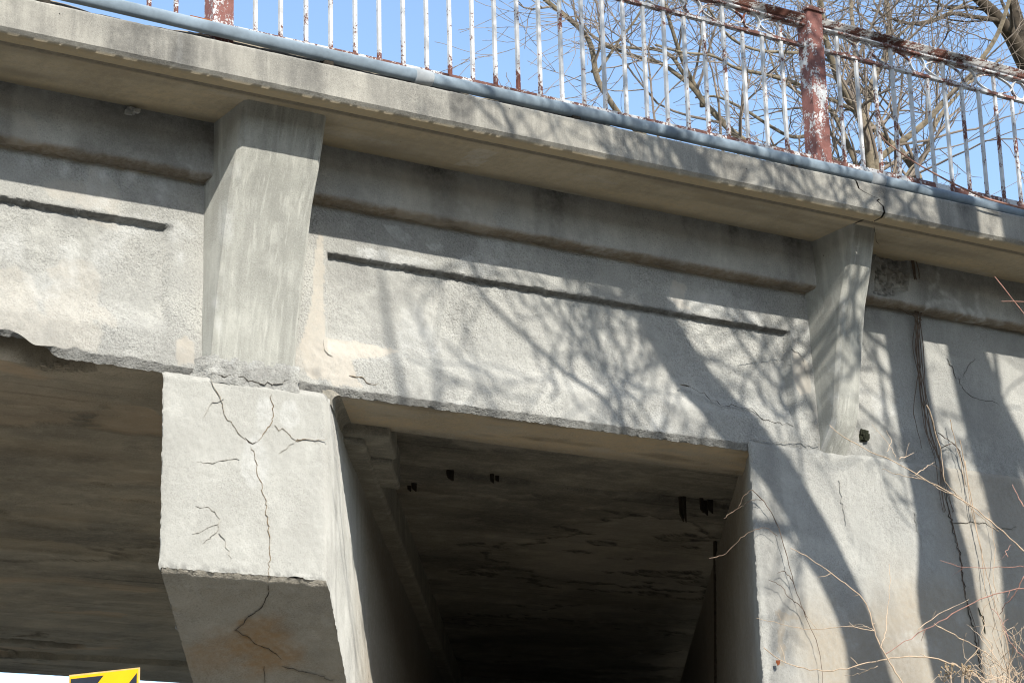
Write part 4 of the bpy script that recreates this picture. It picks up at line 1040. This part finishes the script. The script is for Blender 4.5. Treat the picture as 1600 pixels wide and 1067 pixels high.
# small far tree seen under the span
b3 = np.array([18.0, 34.0, 0.0])
g3 = np.random.default_rng(5); root3 = thing('bare_tree', 'distant leafless tree glimpsed under the bridge span', 'tree', tuple(b3))
Tk, Tw = Tubes(), Tubes(); Tk.add(resample([b3, b3+np.array([0.1, 0, 2.2]), b3+np.array([-0.1, 0.1, 4.0])], 10), np.linspace(0.18, 0.09, 10), 8)
for k in range(12):
    z0 = 2.0+2.0*g3.random(); a = g3.random()*6.28
    grow(Tw, b3+np.array([0, 0, z0]), np.array([math.cos(a), math.sin(a), 0.9]), 2.6, 0.05, 3, g3, 0.3, 0.6, (3, 4), 4, 0.008)
Tk.build('trunk', M_BARK, root3); Tw.build('crown', M_TWIG, root3)

# trees on the near bank, beside the photographer: they throw the trunk and branch shadows on the wall
def cast(px, y_wall, back):                     # where a limb stands, that far back along the sunlight
    w = on_y(px[0], px[1], y_wall); return w-SUN_DIR*(back/math.hypot(SUN_DIR[0], SUN_DIR[1]))
def shadow_limb(edges, back, y_wall=ABUT_Y, r_scale=1.05):
    pts = []; rad = []
    for (xl, xr, y) in edges:
        a = on_y(xl, y, y_wall); b = on_y(xr, y, y_wall); pts.append(cast(((xl+xr)/2, y), y_wall, back)); rad.append(abs(b[0]-a[0])/2*r_scale)
    return pts, rad
def to_ground(pts, rad, gx, gy):
    p = np.array(pts[-1]); out = list(pts); rr_ = list(rad)
    for k in (0.25, 0.5, 0.75, 1.0):
        out.append(np.array([p[0]+(gx-p[0])*k**0.8, p[1]+(gy-p[1])*k, p[2]*(1-k)-0.1*(k == 1.0)])); rr_.append(rad[-1]*(1+0.45*k))
    return out[::-1], rr_[::-1]
BK = 4.6
e1 = [(960, 985, 395), (988, 1025, 440), (1018, 1072, 500), (1062, 1120, 565), (1108, 1172, 640), (1150, 1205, 690), (1186, 1236, 720), (1239, 1292, 804), (1282, 1334, 894), (1314, 1369, 983), (1328, 1400, 1067)]
e2 = [(1300, 1345, 200), (1330, 1385, 320), (1366, 1428, 450), (1398, 1452, 600), (1410, 1474, 690), (1430, 1490, 790), (1440, 1517, 870), (1434, 1531, 955), (1464, 1540, 1067)]
e3 = [(1400, 1455, 250), (1440, 1500, 380), (1468, 1518, 520), (1490, 1545, 600), (1512, 1572, 690), (1538, 1604, 800), (1574, 1665, 950), (1585, 1690, 1067)]
e4 = [(1450, 1490, 330), (1505, 1528, 470), (1538, 1560, 600), (1565, 1592, 670), (1590, 1618, 720), (1640, 1680, 830)]
tr1 = np.array([8.9, -6.4]); tr2 = np.array([10.6, -6.6])
p1, r1 = shadow_limb(e1, BK); p2, r2 = shadow_limb(e2, BK-0.6); p3, r3 = shadow_limb(e3, BK+0.5); p4, r4 = shadow_limb(e4, BK+1.0)
l2, q2 = to_ground(p2, r2, tr1[0]+0.6, tr1[1]); l1, q1 = to_ground(p1, r1, tr1[0]+0.6, tr1[1])
l3, q3 = to_ground(p3, r3, tr2[0], tr2[1]); 
p4 = p4+[p3[-1]+np.array([0.3, 0, -0.5])]; r4 = r4+[0.08]
l4, q4 = p4[::-1], r4[::-1]
def thin(px_list, w0, w1, back=BK, yw=ABUT_Y):
    pts = [cast(p, yw, back+0.25*math.sin(i*1.7)) for i, p in enumerate(px_list)]
    return pts, np.linspace(w0/2/285, w1/2/285, len(pts)).tolist()
tl1 = [(l1, q1), (l2, q2),
       thin([(1000, 690), (962, 655), (930, 618), (870, 568), (830, 528), (770, 465), (740, 430), (700, 330)], 11, 8),
       thin([(1090, 560), (1040, 548), (1000, 572), (960, 560), (900, 545), (830, 545)], 8, 4),
       thin([(960, 655), (990, 560), (950, 500), (945, 430), (930, 380), (870, 240), (830, 180)], 7, 4),
       thin([(1282, 894), (1235, 830), (1180, 815), (1140, 800)], 10, 7),
       thin([(1290, 560), (1230, 600), (1190, 560), (1150, 500), (1110, 440), (1060, 300), (990, 230), (900, 190)], 9, 5),
       thin([(1400, 560), (1330, 500), (1290, 440), (1270, 330), (1220, 280), (1150, 265), (1080, 245)], 12, 6),
       thin([(1275, 660), (1250, 590), (1215, 560), (1260, 520), (1300, 470), (1380, 400)], 10, 6),
       thin([(1240, 640), (1215, 600), (1240, 560), (1290, 545), (1340, 480), (1360, 420), (1390, 330)], 10, 7, BK-0.6),
       thin([(1200, 620), (1180, 570), (1130, 545), (1070, 535), (1010, 545)], 8, 4), thin([(1330, 640), (1300, 540), (1310, 450), (1345, 380), (1330, 300), (1290, 285)], 12, 7),
       thin([(1230, 280), (1180, 265), (1120, 250), (1040, 225), (960, 225), (930, 205)], 9, 5), thin([(1140, 300), (1100, 262), (1060, 250), (1020, 250)], 7, 4), thin([(1300, 320), (1270, 300), (1200, 290), (1150, 262)], 12, 8),
       thin([(860, 620), (855, 560), (890, 480), (880, 420)], 6, 4), thin([(1180, 480), (1120, 430), (1050, 420), (960, 400)], 7, 4), thin([(1250, 480), (1200, 520), (1165, 570), (1160, 620)], 7, 5), thin([(1160, 800), (1190, 815), (1240, 815)], 26, 16),
       thin([(1100, 730), (1010, 640), (975, 590), (970, 560)], 6, 4),
       thin([(640, 640), (615, 520), (600, 430), (590, 350)], 12, 6, BK+3.0), thin([(690, 640), (690, 540), (640, 430)], 11, 5, BK+3.0), thin([(780, 640), (740, 560), (700, 500)], 10, 5, BK+3.0)]
limbs_tree('bare_tree', 'leafless forked tree on the near bank beside the bridge', tl1, (tr1[0]+0.6, tr1[1], 0), 45, M_BARK, M_TWIG, kid_every=0.42, tw_len=0.95, depth=2, rmin=0.0065, zmin=7.2, tr=0.85, xmin=5.7)
tl2 = [(l3, q3), (l4, q4), thin([(1440, 380), (1390, 330), (1330, 260), (1290, 200)], 14, 8, BK+0.5)]
limbs_tree('bare_tree', 'leaning leafless tree on the near bank farther along the wing wall', tl2, (tr2[0], tr2[1], 0), 57, M_BARK, M_TWIG, kid_every=0.42, tw_len=0.95, depth=2, rmin=0.0065, zmin=7.2, tr=0.85, xmin=5.7)

# ------------------------------------------------------------------ vines and canes on and before the abutment
def stems(T, px_pts, ypl, w0, w1, sides=5, dy=0.0, jit=0.0, shoots=False):
    pts = np.array([on_y(a, b, ypl+dy*i/max(1, len(px_pts)-1)) for i, (a, b) in enumerate(px_pts)])
    P = resample(pts, len(px_pts)*4); P += rng.normal(0, jit, P.shape) if jit else 0
    kk = 0.72*(10+ypl)/10/270/2
    R2 = np.linspace(w0*kk, w1*kk, len(P)); R2[2::5] *= 1.35
    P[1:-1] += rng.normal(0, 0.0022, (len(P)-2, 3))
    T.add(P, R2, sides)
    if shoots:
        for i in range(3, len(P)-2, 6):
            if rng.random() < 0.5:
                d0 = unit(P[i+1]-P[i]); sd = unit(np.cross(d0, rng.normal(0, 1, 3))); e2_ = P[i]+(d0*0.7+sd)*(0.02+0.05*rng.random())
                T.add([P[i], (P[i]+e2_)/2+rng.normal(0, 0.003, 3), e2_], np.array([0.8, 0.6, 0.35])*R2[i], 4)
vine = thing('dead_vine', 'dark bundle of dead vine stems climbing the shaded wing wall', 'vine', tuple(on_y(1530, 1060, 0.07)*np.array([1, 1, 0])))
T = Tubes()
for k in range(9):
    o = rng.normal(0, 3.6, (9, 1)); j = 5.0*rng.normal(0, 1, 9)
    line = [(1424, 385), (1434, 430), (1436, 470), (1434, 540), (1444, 620), (1456, 680), (1466, 715), (1476, 770), (1484, 800)]
    line = [(a+float(o[i, 0])+j[i]*0.5+(k-4)*0.9, b) for i, (a, b) in enumerate(line)]
    if k > 5: line = line[2:7]
    yq = [-0.015 if b < 470 else 0.075 for a, b in line]
    pts = np.array([on_y(a, b, y) for (a, b), y in zip(line, yq)]); T.add(resample(pts, 40), np.linspace(0.0035, 0.002, 40), 4)
for line in ([(1484, 800), (1500, 865), (1507, 929), (1528, 990), (1533, 1043), (1540, 1075)], [(1470, 700), (1490, 690), (1500, 705), (1510, 760)], [(1436, 470), (1405, 465), (1390, 440)], [(1440, 500), (1420, 490), (1400, 480)],
             [(1440, 560), (1425, 640), (1440, 700)], [(1466, 676), (1482, 688), (1497, 698), (1506, 730)]):
    stems(T, line, 0.07, 2.2, 1.2)
T.build('stem', M_VINE, vine)
T = Tubes()
for line in ([(1500, 687), (1514, 758), (1525, 822), (1542, 901), (1553, 936), (1574, 1008), (1585, 1075)], [(1508, 720), (1516, 790), (1532, 850), (1540, 930)], [(1485, 655), (1492, 690), (1500, 715), (1508, 760)]):
    stems(T, line, 0.05, 2.2, 1.4)
stems(T, [(1560, 940), (1550, 900), (1556, 860), (1545, 800)], 0.05, 1.6, 1.0)
T.build('stem', M_PALE, vine)
creep = thing('creeper', 'thin brown creeper with curling tips crossing the sunlit abutment edge', 'vine', tuple(on_y(1286, 1060, 0.06)*np.array([1, 1, 0])))
T = Tubes()
for line in ([(1175, 765), (1193, 780), (1211, 808), (1225, 851), (1239, 908), (1257, 958), (1275, 997), (1283, 1030), (1286, 1075)], [(1131, 810), (1138, 803), (1154, 794), (1175, 780), (1193, 781)], [(1108, 872), (1129, 869), (1154, 844), (1175, 828), (1197, 822), (1215, 837)],
             [(1154, 794), (1160, 776), (1175, 765)], [(1239, 908), (1225, 890), (1215, 895)], [(1262, 965), (1250, 945), (1230, 930), (1222, 915), (1200, 905)]):
    stems(T, line, 0.045, 1.9, 1.0)
T.build('stem', M_VINE, creep)
shrub = thing('bramble', 'sprawling leafless shrub of pale arching canes before the abutment', 'shrub', tuple(on_y(1600, 1090, -2.7)*np.array([1, 1, 0])))
T = Tubes(); YC = -2.6
for line, w in (([(1660, 920), (1600, 862), (1539, 805), (1492, 772), (1442, 748), (1410, 726), (1368, 708), (1321, 687), (1296, 664)], 3.4), ([(1430, 1100), (1410, 1067), (1376, 1010), (1366, 985), (1357, 948), (1346, 932), (1310, 903), (1275, 878), (1235, 856)], 3.4),
                ([(1570, 1100), (1539, 1067), (1517, 1047), (1467, 1029), (1414, 1024), (1371, 1031), (1325, 1043), (1286, 1050), (1239, 1040), (1207, 1025), (1193, 1011)], 3.6),
                ([(1460, 974), (1489, 990), (1530, 1013), (1560, 1033), (1581, 1061), (1590, 1090)], 2.6), ([(1530, 1011), (1492, 1054), (1484, 1075)], 2.4), ([(1366, 985), (1325, 977), (1296, 983), (1261, 983), (1182, 965)], 1.8),
                ([(1376, 1012), (1384, 990), (1386, 960), (1391, 905), (1389, 880)], 1.6), ([(1435, 983), (1467, 958), (1514, 936)], 1.8), ([(1448, 633), (1459, 662), (1463, 680), (1471, 710), (1475, 755), (1492, 770), (1560, 830)], 2.8),
                ([(1442, 748), (1410, 744), (1378, 732)], 2.0), ([(1492, 772), (1470, 765), (1450, 752), (1420, 740)], 2.0), ([(1430, 742), (1447, 730), (1460, 722)], 2.0), ([(1405, 717), (1428, 707)], 2.0), ([(1386, 705), (1394, 690), (1385, 672)], 1.4),
                ([(1400, 715), (1388, 690), (1362, 662)], 1.2), ([(1371, 1040), (1345, 1052), (1320, 1055)], 1.6), ([(1366, 985), (1345, 975), (1325, 977)], 1.6), ([(1600, 1020), (1575, 990), (1540, 975), (1520, 980)], 1.6), ([(1560, 1033), (1530, 990), (1510, 975)], 1.8)):
    stems(T, line, YC, w, w*0.5, 5, dy=0.25, shoots=True)
T.build('cane', M_PALE, shrub)
T = Tubes()
for line, w in (([(1640, 890), (1600, 884), (1539, 887), (1496, 885), (1469, 875)], 2.0), ([(1680, 930), (1600, 918), (1557, 926), (1514, 943), (1467, 972), (1432, 990), (1382, 1022)], 3.0), ([(1600, 900), (1585, 930), (1570, 945), (1562, 960)], 2.6), ([(1620, 820), (1600, 790), (1590, 775), (1582, 757)], 2.8),
                ([(1575, 870), (1570, 862), (1580, 850)], 1.6), ([(1600, 1030), (1578, 1000), (1560, 960), (1548, 950)], 2.2), ):
    stems(T, line, YC-0.1, w, w*0.55, 5, dy=0.2, shoots=True)
T.build('cane', M_RED, shrub)['label'] = 'reddish young canes'
hi = thing('young_cane', 'two crossing reddish cane tips before the frieze at the end of the wall', 'cane', tuple(on_y(1650, 545, -2.6)*np.array([1, 1, 0])))
T = Tubes(); stems(T, [(1720, 900), (1690, 640), (1640, 540), (1600, 492), (1578, 463), (1554, 432)], -2.6, 5, 1.8); T.build('cane', M_RED, hi)
T = Tubes(); stems(T, [(1700, 700), (1640, 474), (1600, 472), (1565, 471)], -2.6, 4, 1.8); T.build('cane', M_RED, hi)
# fine tangle low at the right-hand end
T = Tubes(); g4 = np.random.default_rng(12)
for k in range(44):
    c = on_y(1545+g4.random()*85, 1090+g4.random()*20, YC+g4.normal(0, 0.15))
    grow(T, c, np.array([g4.normal(-0.15, 0.45), g4.normal(0, 0.3), 1.0]), 0.12+0.26*g4.random(), 0.0028, 1, g4, 0.1, 0.8, (1, 3), 4, 0.0014, 0.5)
T.build('twigs', M_PALE, shrub)
weed = thing('dry_weed', 'dry weed with branching brown seed heads at the foot of the wing wall', 'weed', tuple(on_y(1490, 1100, -2.7)*np.array([1, 1, 0])))
T = Tubes(); Hd = Tubes()
for k in range(7):
    c = on_y(1478+k*8, 1110, -2.7); tip = on_y(1482+k*6+g4.normal(0, 5), 1052+g4.random()*14, -2.7+g4.normal(0, 0.04))
    P = resample([c*np.array([1, 1, 0]) if False else c, (c+tip)/2+g4.normal(0, 0.008, 3), tip], 8); T.add(P, np.linspace(0.004, 0.002, 8), 4)
    for q in range(8):
        d = unit(np.array([g4.normal(0, 0.6), g4.normal(0, 0.5), 0.8])); e_ = tip+d*(0.02+0.035*g4.random()); T.add([tip, (tip+e_)/2+g4.normal(0, 0.003, 3), e_], 0.0013, 3)
        Hd.add([e_-np.array([0, 0, 0.004]), e_, e_+np.array([0, 0, 0.005])], [0.002, 0.0055, 0.002], 5)
T.add([on_y(1490, 1100, -2.7)*np.array([1, 1, 0]), on_y(1490, 1100, -2.7)*np.array([1, 1, 0.5]), on_y(1490, 1112, -2.7)], 0.008, 5)
T.build('stalk', M_PALE, weed); Hd.build('seed_head', M_HEAD, weed)['kind'] = 'stuff'
lf = lump('dead_leaf', on_y(1213, 1034, 0.055), (0.03, 0.01, 0.025), M_LEAF, None, 9, 3); tag(lf, 'single curled red-brown dead leaf caught on the abutment', 'leaf')
pk = Tubes()
pk.add(resample([on_y(a, b, -0.72) for a, b in ((1372, 205), (1382, 221), (1432, 256), (1485, 285), (1539, 310), (1600, 326), (1660, 340))], 40), np.linspace(0.004, 0.008, 40), 5)
tag(pk.build('long_cane', M_RED), 'single long pinkish cane slanting across the railing balusters', 'cane')
